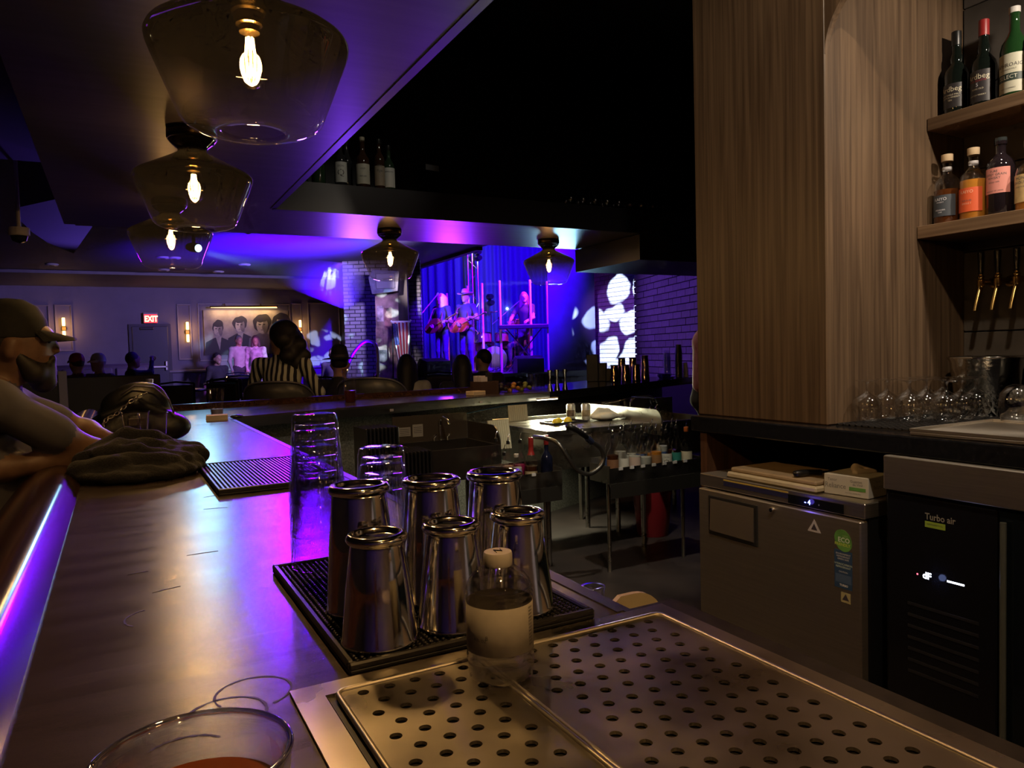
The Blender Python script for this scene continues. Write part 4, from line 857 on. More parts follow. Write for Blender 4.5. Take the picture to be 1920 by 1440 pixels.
bottle((2.655, 1.424, 1.8105), 'dark whisky bottle with a large pink label on the lower shelf', nik, M('very_dark_glass', (.012, .008, .010), .05), cap=(.0185, .014), capm=M('smoky_stopper', (.03, .035, .035), .12), lab=(.075, .160, M('pink_label', (.62, .24, .20), .5), 1.15, PI), texts=(('PURE', .010, .148, inkb), ('COFFEY GRAIN', .011, .137, inkb), ('WHISKY', .011, .126, inkb), ('SINGLE CASK', .006, .112, inkb), ('PRODUCT OF JAPAN', .006, .083, inkb)))
bottle((2.655, 1.332, 1.8105), 'clear whisky bottle with a tan label on the lower shelf', [(r, z*.93) for r, z in kai], ckg, fill=.120, liq=whil, cap=(.019, .022), capm=cork, lab=(.030, .120, M('tan_label', (.52, .36, .16), .55, var=.15, vscale=50), 1.15, PI), texts=(('MONKEY', .013, .108, inkb), ('SHOULDER', .013, .094, inkb), ('SMOOTH AND RICH', .006, .080, inkb)))
bottle((2.655, 1.238, 1.8105), 'whisky bottle with a red label, cut off at the right edge of the lower shelf', kai, ckg, fill=.140, liq=whil, cap=(.019, .025), capm=cork, lab=(.060, .170, M('red_label', (.45, .05, .04), .5), 1.15, PI))

# ================================================================== UNDER-BAR STATION AND FAR COUNTER
sst = M('station_steel', (.50, .49, .46), .30, 1., var=.12, vscale=7, rvar=.08)
dbd = thing('drainboard', 'stainless drainboard unit with a rounded side splash, lit from above', 'drainboard', (0, 0, 0))
B().box(2.42, 3.26, 4.06, 4.86, .845, .880, .004).build('top', sst, dbd)
B().box(2.42, 3.26, 4.84, 4.86, .88, .905, .003).build('backsplash', sst, dbd)
pts = [(4.86, .80), (3.94, .80), (3.94, .90)]+[(3.94+.075*(1-math.cos(a)), .90+.075*math.sin(a)) for a in [PI/2*k/8 for k in range(1, 9)]]+[(4.86, .975)]
b = B(); n = len(pts); b.add([(3.262, y, z) for y, z in pts]+[(3.270, y, z) for y, z in pts], [tuple(range(n)), tuple(range(n, 2*n))[::-1]]+[(i, n+i, n+(i+1) % n, (i+1) % n) for i in range(n)]); b.build('side_splash', sst, dbd)
B().box(2.43, 3.25, 4.07, 4.09, .62, .845).box(2.43, 2.445, 4.09, 4.85, .62, .845).build('skirt', sst, dbd)
B().box(2.44, 3.24, 4.10, 4.84, .70, .71).build('undershelf', sst, dbd)
for x, y in ((2.44, 4.10), (3.22, 4.10), (2.44, 4.80), (3.22, 4.80)): B().lathe([(.018, 0), (.018, .70)], 12, (x, y, 0), cap0=True).build('leg', sst, dbd)
def speed_rail(loc, L, label, tags):
    t = thing('speed_rail', label, 'bottle rail', loc)
    B().box(0, L, 0, .20, 0, .006).box(0, L, -.006, 0, -.02, .095).box(0, L, .20, .206, 0, .14).box(-.006, 0, -.006, .206, 0, .11).box(L, L+.006, -.006, .206, 0, .11).build('trough', sst, t)
    B().box(0, L, -.012, -.006, -.09, .0).build('front_apron', M('dull_apron', (.10, .095, .09), .4, .8), t)
    for x in (.06, L-.06): B().lathe([(.012, -loc[2]), (.012, 0)], 10, (x, .1, 0)).build('leg', sst, t)
    for k in range(tags): B().box(.08+k*(L-.12)/max(1, tags)-.014, .08+k*(L-.12)/max(1, tags)+.014, -.011, -.006, .080, .098).build('price_tag', M('pale_tag', (.65, .65, .68), .5), t)
    return t
speed_rail((2.62, 3.66, .575), .72, 'long steel bottle rail below the drainboard, with white price tags', 7)
speed_rail((1.98, 3.90, .555), .44, 'short steel bottle rail left of the hose', 2)
std = [(.001, 0), (.036, 0), (.038, .004), (.038, .160), (.034, .180), (.018, .205), (.0140, .215), (.0135, .262), (.015, .264), (.015, .272), (.001, .273)]
sq = [(.001, 0), (.039, 0), (.041, .004), (.041, .130), (.039, .160), (.030, .190), (.016, .215), (.0145, .225), (.0140, .255), (.0155, .258), (.0155, .266), (.001, .267)]
slim = [(.001, 0), (.031, 0), (.033, .004), (.033, .185), (.030, .205), (.018, .228), (.0135, .240), (.0130, .285), (.015, .287), (.015, .295), (.001, .296)]
clr = M('vodka', (.50, .52, .50), .08, ior=1.34); blu = M('blue_plastic', (.05, .10, .30), .3); mag = M('magenta_liqueur', (.30, .02, .10), .08); brn = M('dark_rum', (.06, .02, .008), .06)
wl = M('white_label', (.62, .62, .58), .55); fcam = math.atan2(-3.7, -2.9)
teal = M('teal_label', (.03, .22, .20), .5); org = M('orange_plastic', (.45, .12, .03), .4)
R = [((2.690, 3.72), std, brn, M('brown_paper_label', (.22, .11, .06), .55), 'with a dark brown label, left end of the front row', None, None),
     ((2.775, 3.72), slim, clr, wl, 'with a plain white label, second in the front row', None, None),
     ((2.860, 3.72), std, clr, M('figure_label', (.50, .40, .36), .55), 'with a red figure on its label, third in the front row', None, None),
     ((2.945, 3.72), sq, clr, None, 'without a label, squat, in the middle of the front row', None, None),
     ((3.030, 3.72), std, whil, M('amber_label', (.32, .17, .08), .55), 'with an amber label, fifth in the front row', None, None),
     ((3.115, 3.72), std, clr, wl, 'with a white label reading DON Q in the front row', 'DON Q', None),
     ((3.200, 3.72), slim, clr, teal, 'with a teal label in the front row, beside the orange stopper', None, None),
     ((3.285, 3.72), std, clr, M('cream_tall_label', (.55, .52, .42), .55), 'with an orange stopper and cream label, right end of the front row', None, org),
     ((2.735, 3.815), slim, clr, blu, 'with a blue band, left end of the back row', None, None),
     ((2.820, 3.815), std, clr, None, 'clear and unlabelled, second in the back row', None, None),
     ((2.905, 3.815), slim, clr, wl, 'with a white label, third in the back row', None, None),
     ((2.990, 3.815), std, clr, blu, 'with a blue label, fourth in the back row', None, None),
     ((3.075, 3.815), slim, whil, None, 'amber and unlabelled, fifth in the back row', None, None),
     ((3.160, 3.815), std, clr, blu, 'with a navy label, sixth in the back row', None, None),
     ((3.245, 3.815), slim, brn, None, 'dark and unlabelled, right end of the back row', None, None)]
for (x, y), p, lq, lb, ds_, tx, st_ in R:
    bottle((x, y, .5815), 'bottle '+ds_+', long rail', p, ckg, fill=.10+.07*random.random(), liq=lq, lab=(.03, .135, lb, 1.2, fcam) if lb else None, pour=True, grp='bottles in the long rail',
           texts=(((('DON', .016, .112, inkb), ('Q', .050, .078, inkb)) if tx == 'DON Q' else ((tx, .014, .105, inkb),)) if tx and lb else ()), seg=20, cap=(.0155, .03) if st_ else None, capm=st_)
Lb = [((2.035, 4.03), slim, clr, None, 'clear with a tall steel pourer, left end of the short rail', None, True), ((2.120, 4.03), std, M('rose_liqueur', (.35, .12, .08), .08), None, 'rose coloured with a steel pourer, second in the back of the short rail', None, True), ((2.205, 4.03), std, mag, None, 'of magenta liqueur with a steel pourer, in the short rail', None, True),
      ((2.045, 3.945), [(r, z*.8) for r, z in std], clr, blu, 'short and clear with a blue label, front of the short rail', None, True), ((2.130, 3.945), [(r*.9, z*.75) for r, z in sq], clr, wl, 'small with a white label, front of the short rail', None, False), ((2.235, 3.945), sq, brn, M('parchment_label', (.50, .42, .28), .6), 'with dripping red wax on its neck, front of the short rail', 'red', False), ((2.345, 3.945), std, M('navy_glass', (.008, .010, .03), .06), None, 'dark blue with a red cap, right end of the short rail', 'cap', False)]
for (x, y), p, lq, lb, ds_, ex, po in Lb:
    t = bottle((x, y, .5615), 'liquor bottle, '+ds_, p, lq if ex == 'cap' else ckg, fill=None if ex == 'cap' else .13, liq=lq, lab=(.03, .10, lb, 1.2, fcam) if lb else None, pour=po, grp='bottles in the short rail', seg=20, cap=(.016, .06) if ex else (.0155, .02) if not po else None, capm=redm if ex else MATS['white_cap'])
    if ex == 'red': B().lathe([(.0245, .198), (.019, .210), (.0158, .225), (.0155, .262)], 20).build('wax_drips', redm, t, smooth=True)
# soda gun and its hose
gun = thing('soda_gun', 'soda gun hanging on a looped ribbed steel hose in front of the bottle rails', 'soda gun', (2.246, 3.60, .89))
P0 = Vector((2.246, 3.60, .89)); hp = [(2.450, 3.60, .857), (2.514, 3.60, .811), (2.536, 3.60, .751), (2.503, 3.60, .696), (2.426, 3.60, .666), (2.351, 3.61, .699), (2.291, 3.62, .783), (2.253, 3.66, .858), (2.246, 3.80, .875), (2.30, 4.02, .86)]
def smooth_path(p, n=6):
    P = [Vector(q) for q in p]; out = []
    for i in range(len(P)-1):
        a, b_, c, d = P[max(i-1, 0)], P[i], P[i+1], P[min(i+2, len(P)-1)]
        for k in range(n):
            t = k/n; out.append(.5*((2*b_)+(c-a)*t+(2*a-5*b_+4*c-d)*t*t+(3*b_-a-3*c+d)*t**3))
    return out+[P[-1]]
sp_ = [q-P0 for q in smooth_path(hp, 14)]
B().tube(sp_, [.0125+.0016*(i % 2) for i in range(len(sp_))], 10).build('hose', M('ribbed_hose', (.16, .155, .15), .35, .9), gun, smooth=True)
B().tube([Vector(q)-P0 for q in ((2.455, 3.60, .852), (2.42, 3.60, .882))], [.018, .020], 12).build('collar', M('dark_blue_grip', (.02, .025, .06), .35), gun, smooth='auto')
gh = B().tube([Vector(q)-P0 for q in ((2.42, 3.60, .882), (2.37, 3.60, .920), (2.32, 3.60, .947), (2.285, 3.60, .962))], [.020, .024, .026, .022], 12, flat=.7).build('handle', M('black_plastic', (.012, .012, .014), .35), gun, smooth=True)
for k in range(6): f_ = k/5; B().box(-.006, .006, -.006, .006, 0, .010, .002).build('button', M('pale_button', (.45, .45, .45), .4), gh, loc=Vector((2.40-.10*f_, 3.588, .912+.057*f_))-P0)
B().tube([Vector(q)-P0 for q in ((2.29, 3.60, .955), (2.282, 3.60, .925))], [.010, .007], 10).build('nozzle', MATS['black_plastic'], gh, smooth='auto')
# lemons on a tray, cans, towel
ly = thing('serving_tray', 'small dark edged metal tray holding cut lemons on the drainboard', 'tray', (2.66, 4.36, .8805), .08)
B().box(0, .30, 0, .18, 0, .004).build('plate', sst, ly); B().box(0, .30, 0, .006, .004, .014).box(0, .30, .174, .18, .004, .014).box(0, .006, .006, .174, .004, .014).box(.294, .30, .006, .174, .004, .014).build('rim', dark, ly)
yel = M('lemon_peel', (.75, .55, .03), .45, bump=.4, bscale=150); pulp = M('lemon_flesh', (.80, .70, .25), .4)
for (x, y, rz, lb) in ((2.72, 4.43, .3, 'cut lemon half at the left of the small metal tray'), (2.755, 4.46, 1.4, 'lemon wedge leaning in the middle of the metal tray'), (2.83, 4.45, 2.2, 'largest pale lemon half on the metal tray')):
    t = thing('lemon', lb, 'lemon', (x, y, .8855), rz)
    B().lathe([(.001, .036), (.012, .034), (.024, .026), (.030, .012), (.031, .0)], 24).build('peel', yel, t, smooth=True, loc=(0, 0, .0), rot=(.15, 0, 0)); B().lathe([(.030, .001), (.001, .0012)], 24).build('flesh', pulp, t)
def can(loc, label, art):
    t = thing('drink_can', label, 'can', loc, random.random()*2)
    B().lathe([(.001, .004), (.022, .002), (.026, 0), (.033, .010), (.033, .110), (.027, .119), (.0275, .122), (.0255, .122), (.025, .118), (.001, .118)], 32).build('shell', M('can_white', (.60, .58, .52), .3, .3), t, smooth='auto')
    B().lathe([(.0331, .030), (.0333, .031), (.0333, .075), (.0331, .076)], 32).build('print_band', art, t, smooth=True)
    B().box(-.006, .010, -.004, .004, .119, .121, .001).build('pull_tab', chrome, t)
can((2.955, 4.60, .8805), 'white drink can with a dark print, at the back beside the towel', M('dark_art', (.12, .08, .06), .4, var=.6, vscale=30)); can((3.035, 4.52, .8805), 'white drink can with a gold print, in front of the other can', M('gold_art', (.35, .28, .18), .4, var=.5, vscale=30))
tw = organic('bar_towel', [('e', (0, 0, .025), (.10, .07, .03), None, 0)]+fold([(-.09, .02, .03), (-.03, .03, .07), (.04, .02, .065), (.10, .0, .03)], .022, .016)+fold([(-.06, -.04, .03), (.02, -.05, .04), (.09, -.03, .025), (.16, -.02, .012)], .018, .010)+fold([(.0, .04, .05), (.08, .03, .04), (.14, .02, .015)], .016, .010), .006, M('white_terry', (.68, .66, .56), .95, bump=.5, bscale=200), k=.012, loc=(3.14, 4.43, .881)); tag(tw, 'crumpled white bar towel on the drainboard beside the cans', 'towel')
for (x, y, rx_, lb) in ((2.55, 4.815, .12, 'cream ribbed pad leaning on the back of the drainboard'), (2.20, 4.43, .2, 'cream ribbed pad standing left of the drainboard, behind the short rail')):
    t = thing('ribbed_pad', lb, 'pad', (x, y, .8815 if x > 2.4 else .74), 0, rot=(-rx_, 0, 0)); pm = M('cream_pad', (.62, .58, .42), .6)
    B().box(0, .16, 0, .008, 0, .12 if x > 2.4 else .20).build('sheet', pm, t); b = B(); [b.box(.004+k*.0165, .012+k*.0165, -.004, 0, .003, .117 if x > 2.4 else .197) for k in range(9)]; b.build('ribs', pm, t)
# small hand sink with round side splash, left of the rails
hs = thing('hand_sink', 'small stainless hand sink with a curved dark side splash', 'sink', (0, 0, 0))
B().box(1.62, 2.17, 4.22, 4.24, .60, .80).box(1.62, 1.64, 4.24, 4.72, .60, .80).box(2.15, 2.17, 4.24, 4.72, .60, .80).box(1.62, 2.17, 4.72, 4.74, .60, .80).box(1.64, 2.15, 4.24, 4.72, .60, .62).build('basin', M('dark_station_steel', (.22, .21, .20), .32, 1., var=.15, vscale=7), hs)
pts = [(4.74, .78), (4.24, .78)]+[(4.24+.12*(1-math.cos(a)), .80+.12*math.sin(a)) for a in [PI/2*k/8 for k in range(9)]]+[(4.74, .92)]
b = B(); n = len(pts); b.add([(2.172, y, z) for y, z in pts]+[(2.180, y, z) for y, z in pts], [tuple(range(n)), tuple(range(n, 2*n))[::-1]]+[(i, n+i, n+(i+1) % n, (i+1) % n) for i in range(n)]); b.build('side_splash', M('dark_station_steel', (.22, .21, .20), .32, 1.), hs)
B().box(1.62, 2.17, 4.742, 4.75, .80, .98).build('back_splash', M('tan_steel', (.16, .13, .10), .4, .7), hs)
B().tube(smooth_path([(1.95, 4.70, .80), (1.95, 4.70, .93), (1.95, 4.66, .965), (1.95, 4.58, .955), (1.95, 4.55, .92)]), .009, 10).build('faucet', chrome, hs, smooth=True)
for x in (1.90, 2.0): B().tube([(x, 4.70, .80), (x, 4.70, .83), (x, 4.66, .845)], [.010, .010, .006], 8).build('tap_handle', chrome, hs, smooth=True)
for x in (1.65, 2.14):
    for y in (4.3, 4.7): B().lathe([(.015, 0), (.015, .60)], 10, (x, y, 0)).build('leg', sst, hs)
for (x, z, w_, h_, s_) in ((1.66, .845, .085, .06, 'WASH'), (1.76, .835, .075, .085, 'NOTICE')):
    o = B().box(0, w_, 0, .002, 0, h_).build('notice_sheet', M('notice_paper', (.42, .40, .36), .7), hs, loc=(x, 4.738, z)); [B().box(.008, w_-.008, -.0006, 0, h_*.75-.012*k, h_*.75+.003-.012*k).build('printed_line', inkb, o) for k in range(4)]
# black bus tubs standing on end, seen as ribs
for k, (x, y, lb) in enumerate(((1.27, 4.20, 'taller pack of black ribbed floor tiles standing on end, behind the glass stacks'), (1.42, 4.05, 'shorter pack of black ribbed floor tiles standing on end, behind the shakers'))):
    t = thing('floor_tile_pack', lb, 'floor tiles', (x, y, 0)); b = None
    for i in range(9): B().box(i*.024, i*.024+.012, 0, .26, .0, .97-.14*k, .004).build('ribbed_tile', M('tile_rubber', (.022, .022, .026), .3), t)
# right hand sink, faucet, hanging strainers
sk = thing('triple_sink', 'stainless sink unit with a high back splash, below the granite counter', 'sink', (0, 0, 0))
B().box(3.30, 4.35, 4.50, 4.52, .55, .82).box(3.30, 3.32, 4.52, 5.10, .55, .82).box(4.33, 4.35, 4.52, 5.10, .55, .82).box(3.30, 4.35, 5.10, 5.12, .55, .96).box(3.82, 3.84, 4.52, 5.10, .58, .82).box(3.32, 4.33, 4.52, 5.10, .55, .57).build('basin', sst, sk)
for x in (3.33, 4.32):
    for y in (4.55, 5.06): B().lathe([(.018, 0), (.018, .55)], 10, (x, y, 0)).build('leg', sst, sk)
B().tube(smooth_path([(3.86, 5.06, .82), (3.86, 5.06, .94), (3.90, 5.04, .985), (4.00, 4.98, .985), (4.03, 4.96, .94)]), .012, 10).build('faucet', chrome, sk, smooth=True)
B().tube([(3.60, 5.08, .94), (3.86, 5.00, .985), (3.87, 5.0, 1.0)], .006, 8).build('spray_arm', chrome, sk, smooth=True)
rk = thing('strainer', 'steel strainers and ladles hanging below the granite counter', 'strainer', (3.84, 4.72, 1.0))
B().tube([(0, .3, -.01), (0, 0, -.01)], .005, 8).build('hook_bar', chrome, rk)
for k, x in enumerate((-.03, .03)): B().tube([(x, .02, -.01), (x, .0, -.07)], .004, 8).ell((x, 0, -.11), (.03, .02, .045)).build('strainer_bowl', chrome, rk, smooth=True)
rbn = thing('waste_bin', 'red plastic bin standing on the floor under the rail', 'bin', (3.50, 4.35, 0))
B().lathe([(.001, .004), (.11, 0), (.115, .01), (.15, .36), (.158, .365), (.158, .375), (.147, .375), (.112, .02), (.001, .018)], 32).build('tub', M('red_plastic', (.30, .02, .03), .4), rbn, smooth='auto'); B().tube([(.158, 0, .35), (.10, .10, .42), (-.10, .10, .42), (-.158, 0, .35)], .005, 8).build('bail', chrome, rbn)
sl = thing('strip_light', 'glowing white strip light under the edge of the far counter', 'light', (2.89, 4.985, 1.018), .09)
B().box(0, .20, -.012, .012, 0, .010, .002).build('housing', M('white_plastic', (.75, .72, .75), .4), sl); B().box(.004, .196, -.010, .010, -.006, 0, .002).build('tube', glow('strip_glow', (1.0, .97, .66), 9), sl)
cbl = B().tube(smooth_path([(2.05, 5.13, .90), (2.4, 5.22, .93), (2.75, 5.30, .96), (3.1, 5.33, .985), (3.5, 5.5, .99)]), .0045, 6).build('blue_cable', M('blue_cable', (.10, .25, .45), .4), smooth=True); tag(cbl, 'thin blue cable strung along the speckled panel under the far counter', 'cable')
# near ledge behind the peninsula
lg = thing('ledge_bracket', 'narrow dark shelf fixed inside the counter, behind the rubber mat', 'shelf', (0, 0, 0)); B().box(.56, .74, .77, 1.30, .955, .965).build('board', dark, lg); B().box(.557, .562, .77, 1.30, .90, 1.0).build('bracket', dark, lg)
pts = [(-.055, 0), (.055, 0), (.055, .045)]+[(.055-.05*(1-math.cos(a)), .045+.05*math.sin(a)) for a in [PI/2*k/8 for k in range(1, 9)]]+[(-.02, .095), (-.055, .07)]
o = B().prism(pts, -.004, .004).build('rounded_board', M('cream_board', (.62, .54, .38), .55), loc=(.615, .815, .9655), rot=(PI/2, 0, 0)); tag(o, 'small cream board with a rounded corner standing behind the rubber mat', 'board')
o = B().lathe([(.018, 0), (.0195, 0), (.0185, .05), (.016, .085), (.017, .09), (.0175, .0925), (.012, .092), (.001, .088)], 32).build('shot_glass', clearp, smooth=True, loc=(.593, .875, .9655)); tag(o, 'upturned shot glass behind the mat, next to the cream board', 'glass')
# ---------------------------------------------------------------- things on the far counter
cup((1.455, 5.16, 1.0702), 'plastic cup of red drink on the far counter, before the rounded chair', h=.24, rt=.052, rb_=.038, fill=.085, col=M('red_drink', (.10, .012, .008), .1))
cd_ = thing('bar_caddy', 'black bar caddy packed with napkins and straws on the far counter', 'caddy', (2.58, 5.28, 1.0702), .25)
B().box(-.09, .09, -.07, -.06, 0, .10).box(-.09, .09, .06, .07, 0, .10).box(-.09, -.08, -.06, .06, 0, .10).box(.08, .09, -.06, .06, 0, .10).box(-.08, .08, -.06, .06, 0, .01).box(-.003, .003, -.06, .06, .01, .10).build('bin', M('brown_caddy', (.06, .035, .03), .4), cd_)
for k in range(4): B().box(-.075, -.01, -.05+k*.025, -.03+k*.025, .012, .135+.01*(k % 2)).build('napkin_stack', M('pale_napkin', (.50, .46, .52), .8), cd_)
for k in range(10): B().tube([(.02+.006*(k % 5), -.03+.02*(k//5), .012), (.018+.010*(k % 5), -.03+.03*(k//5), .17)], .003, 6).build('straw', M('black_straw', (.02, .02, .03), .4), cd_)
o = B().box(-.06, .06, -.05, .05, 0, .035, .004).build('napkin_pack', M('cream_paper', (.62, .50, .36), .8), loc=(2.43, 5.13, 1.0702), rot=(0, 0, .25)); tag(o, 'low pale napkin pack in front of the black bar caddy', 'napkins')
for k, (x, y, cl, lb) in enumerate(((2.74, 5.28, (.05, .04, .04), 'dark garnish tub next to the bar caddy'), (2.86, 5.29, (.65, .30, .06), 'clear garnish tub of orange slices'), (2.98, 5.31, (.30, .34, .08), 'clear garnish tub of lime wedges'))):
    t = thing('garnish_tub', lb, 'tub', (x, y, 1.0702), .25)
    B().box(-.05, .05, -.045, -.042, 0, .08).box(-.05, .05, .042, .045, 0, .08).box(-.05, -.047, -.042, .042, 0, .08).box(.047, .05, -.042, .042, 0, .08).box(-.047, .047, -.042, .042, 0, .003).build('tub_wall', clearp, t)
    for q in range(5): B().ell((-.028+.014*q, .012*(-1)**q, .035+.014*(q % 3)), (.022, .02, .018), 10, 6).build('wedge', M('garnish_%d' % k, cl, .45), t, smooth=True, rot=(0, .3*(q-2), 0))
mg = None
for k in range(6):
    x, y = 3.12+.085*(k % 3)+.02*(k//3), 5.42+.09*(k//3)+.035*(k % 3)
    if mg is None:
        mg = thing('glass_mug', '', 'mug', (x, y, 1.0702), .6); B().lathe([(.001, .006), (.032, 0), (.036, .004), (.036, .13), (.034, .132), (.033, .13), (.032, .02), (.001, .016)], 12).build('mug_wall', thin('cut_glass', (.9, .9, .95), rough=.03, base=.12, edge=.85), mg); B().tube([(.035, 0, .11), (.060, 0, .10), (.062, 0, .05), (.035, 0, .035)], .005, 8).build('handle', MATS['cut_glass'], mg, smooth=True); o = mg
    else: o = dup(mg, (x, y, 1.0702), .6+.2*k)
    tag(o, '%s faceted glass mug in the %s row on the far counter' % (['left', 'middle', 'right'][k % 3], ['front', 'rear'][k//3]), 'mug', 'glass mugs on the far counter')
for k, (x, y) in enumerate(((3.148, 5.21), (3.232, 5.235), (3.345, 5.29))):
    o = B().lathe([(.024, 0), (.025, .001), (.007, .085), (.006, .092), (.008, .098), (.021, .168), (.020, .169), (.006, .100)], 24).build('jigger', M('jigger_steel', (.42, .38, .36), .18, 1.), smooth='auto', loc=(x, y, 1.0702)); tag(o, 'steel hourglass jigger, %s of three on the far counter' % ['leftmost', 'middle', 'rightmost'][k], 'jigger', 'jiggers on the far counter')
cop = M('copper_steel', (.72, .52, .42), .10, 1.)
for k, (x, y, h_) in enumerate(((4.44, 6.08, .168), (4.565, 6.06, .168), (4.69, 6.05, .168), (4.60, 6.17, .235), (4.735, 6.16, .235), (4.86, 6.12, .255))):
    tin((x, y, 1.0702), 'coppery shaker on the granite counter, '+['front left', 'front middle', 'front right', 'taller one behind on the left', 'taller one behind on the right', 'tallest, standing apart on the right'][k], h_, .048, .036, k, grp='coppery shakers on the granite counter', mat=cop)
bxs = thing('card_terminal', 'stepped black till unit on the granite counter beside the coppery shakers', 'till', (4.33, 6.25, 1.0702), -.75)
B().box(-.09, .03, -.04, .06, 0, .28, .006).build('screen_block', M('till_black', (.010, .010, .014), .4), bxs); B().box(.03, .11, -.04, .06, 0, .19, .006).build('side_block', MATS['till_black'], bxs); B().box(.11, .16, -.04, .06, 0, .13, .006).build('printer', MATS['till_black'], bxs)
for k, (x, y, n_, h_, mt_, lb) in enumerate(((5.31, 6.30, 9, .30, thin('violet_cup', (.85, .85, .92), rough=.05, base=.12, edge=.8), 'tall sleeve of clear plastic cups on the granite counter'), (5.42, 6.24, 10, .36, M('dark_cup', (.03, .03, .04), .3), 'tall sleeve of dark cups on the granite counter'), (5.53, 6.27, 6, .16, M('paper_cup', (.62, .60, .62), .6), 'shorter sleeve of white paper cups by the brick wall'))):
    t = thing('cup_sleeve', lb, 'cups', (x, y, 1.0702)); dz = (h_-.10)/(n_-1)
    for i in range(n_): B().lathe([(.040, i*dz), (.042, i*dz+.002), (.041, i*dz+.006), (.030, i*dz+.098), (.001, i*dz+.10)], 20).build('cup', mt_, t, smooth='auto')
o = B().lathe([(.001, 0), (.05, 0), (.075, .012), (.08, .016), (.05, .008), (.001, .006)], 28).build('saucer', M('pale_dish', (.60, .55, .55), .4), loc=(5.22, 6.18, 1.0702), smooth=True); tag(o, 'pale shallow dish in front of the cup sleeves', 'dish')
o = B().lathe([(.001, 0), (.05, 0), (.075, .03), (.08, .05), (.077, .05), (.05, .006), (.001, .006)], 28).build('glass_bowl', thin('dark_bowl', (.5, .5, .6), rough=.04, base=.1, edge=.8), loc=(5.10, 6.10, 1.0702), smooth=True); tag(o, 'low dark glass bowl beside the tallest coppery shaker', 'bowl')
# bottles and glasses on the ledge above
dk = [M('ledge_glass_%d' % i, c, .08) for i, c in enumerate(((.02, .02, .022), (.04, .018, .01), (.02, .04, .02)))]
LB = [(1.00, 4.42, tall, 2, None, 'green bottle at the left end of the ledge, almost hidden by the soffit', ()), (1.10, 4.40, islay, 2, None, 'dark green bottle on the ledge, left of the white DON Q label', ()),
      (1.235, 4.40, std, 0, wl, 'bottle with a white label reading DON Q on the ledge', (('DON', .016, .125, inkb), ('Q', .055, .085, inkb))),
      (1.37, 4.40, tall, 1, M('cream_tall_label', (.55, .52, .42), .55), 'brown bottle with a cream label and pale neck on the ledge', (('OLD', .014, .12, inkb), ('WELLER', .012, .075, inkb))),
      (1.475, 4.40, slim, 1, M('buff_label', (.32, .26, .19), .6), 'brown bottle with a buff label on the ledge, beside the cream labelled one', (('Old', .020, .15, inkb), ('Rye', .022, .12, inkb))),
      (1.545, 4.43, std, 2, wl, 'green bottle with a white label and red mark, right end of the ledge row', (('JAMESON', .012, .125, inkb),)), (1.30, 4.50, slim, 0, None, 'dark bottle behind the row on the ledge', ())]
for x, y, p, gi, lb, ds_, tx in LB:
    bottle((x, y, 2.4055), ds_, p, dk[gi], lab=(.03, .15, lb, 1.2, math.atan2(-4.4, -1.3)) if lb else None, texts=tx, cap=(.0165, .03), capm=[MATS['black_foil'], M('pale_foil', (.40, .36, .26), .5)][1 if 'pale neck' in ds_ else 0], seg=20, grp='bottles on the ledge above the far counter')
gb = thing('gift_box', 'clear fronted box holding a drinking glass, alone on the ledge', 'box', (1.80, 4.42, 2.4055), .2)
B().box(-.055, .055, -.055, .055, 0, .19, .003).build('carton', thin('box_film', (.45, .45, .48), rough=.1, base=.10, edge=.5), gb); B().lathe([(.001, .008), (.026, .006), (.034, .12), (.032, .12), (.001, .012)], 20).build('glass', thin('pint_clear', (.92, .93, .95)), gb, smooth=True); B().box(-.05, .05, -.0565, -.055, .150, .185).build('header_card', M('box_card', (.10, .10, .11), .6), gb)
sn = None
for k in range(16):
    x, y = 2.88+.105*(k % 9)+.03*(k//9), 4.42+.11*(k//9)
    if sn is None: sn = B().lathe([(.028, 0), (.030, 0), (.047, .04), (.050, .065), (.042, .095), (.018, .118), (.006, .125), (.005, .14), (.030, .15), (.032, .153), (.001, .155)], 24).build('snifter_glass', thin('dusty_glass', (.80, .80, .85), rough=.15, base=.06, edge=.5), smooth=True); o = sn
    else: o = sn.copy(); COL.objects.link(o)
    o.location = (x, y, 2.4055); tag(o, 'upturned snifter in the dim row of glasses on the ledge beside the column', 'glass', 'snifters on the ledge')

# ================================================================== ROOM BEYOND THE BAR
def sconce(x, z, label):
    t = thing('wall_sconce', label, 'sconce', (x, 20.43, z), group='amber wall sconces')
    B().box(-.05, .05, -.02, .06, -.05, .05, .01).build('back_plate', bronze, t)
    for s_ in (-1, 1): B().lathe([(.001, .06*s_), (.030, .06*s_), (.032, .075*s_), (.032, .235*s_), (.028, .25*s_), (.001, .25*s_)], 14, (0, -.06, 0)).build('tube_shade', glow('amber_tube', (1.0, .50, .12), 9), t, smooth='auto')
    l = light('sconce_light', 'POINT', (0, -.16, 0), 3.2, (1, .50, .16), shadow_soft_size=.08); l.parent = t
for x, z, lb in ((-1.06, 2.235, 'amber wall sconce at the left, beside the capped man'), (1.625, 2.12, 'amber wall sconce between the exit door and the band picture'), (4.44, 2.16, 'amber wall sconce right of the band picture')): sconce(x, z, lb)
ex = thing('exit_sign', 'red lit EXIT sign above the dark door', 'sign', (.795, 20.40, 2.48))
B().box(-.16, .16, -.04, .04, -.13, .13, .01).build('case', M('sign_case', (.50, .42, .48), .5), ex); B().box(-.145, .145, -.046, -.04, -.125, .085).build('lit_face', glow('exit_red', (1.0, .03, .05), 1.6), ex)
text('EXIT', .20, glow('exit_letters', (1.0, .42, .16), 6), ex, (0.01, -.048, -.03), RY, bold=.006, sx=.72)
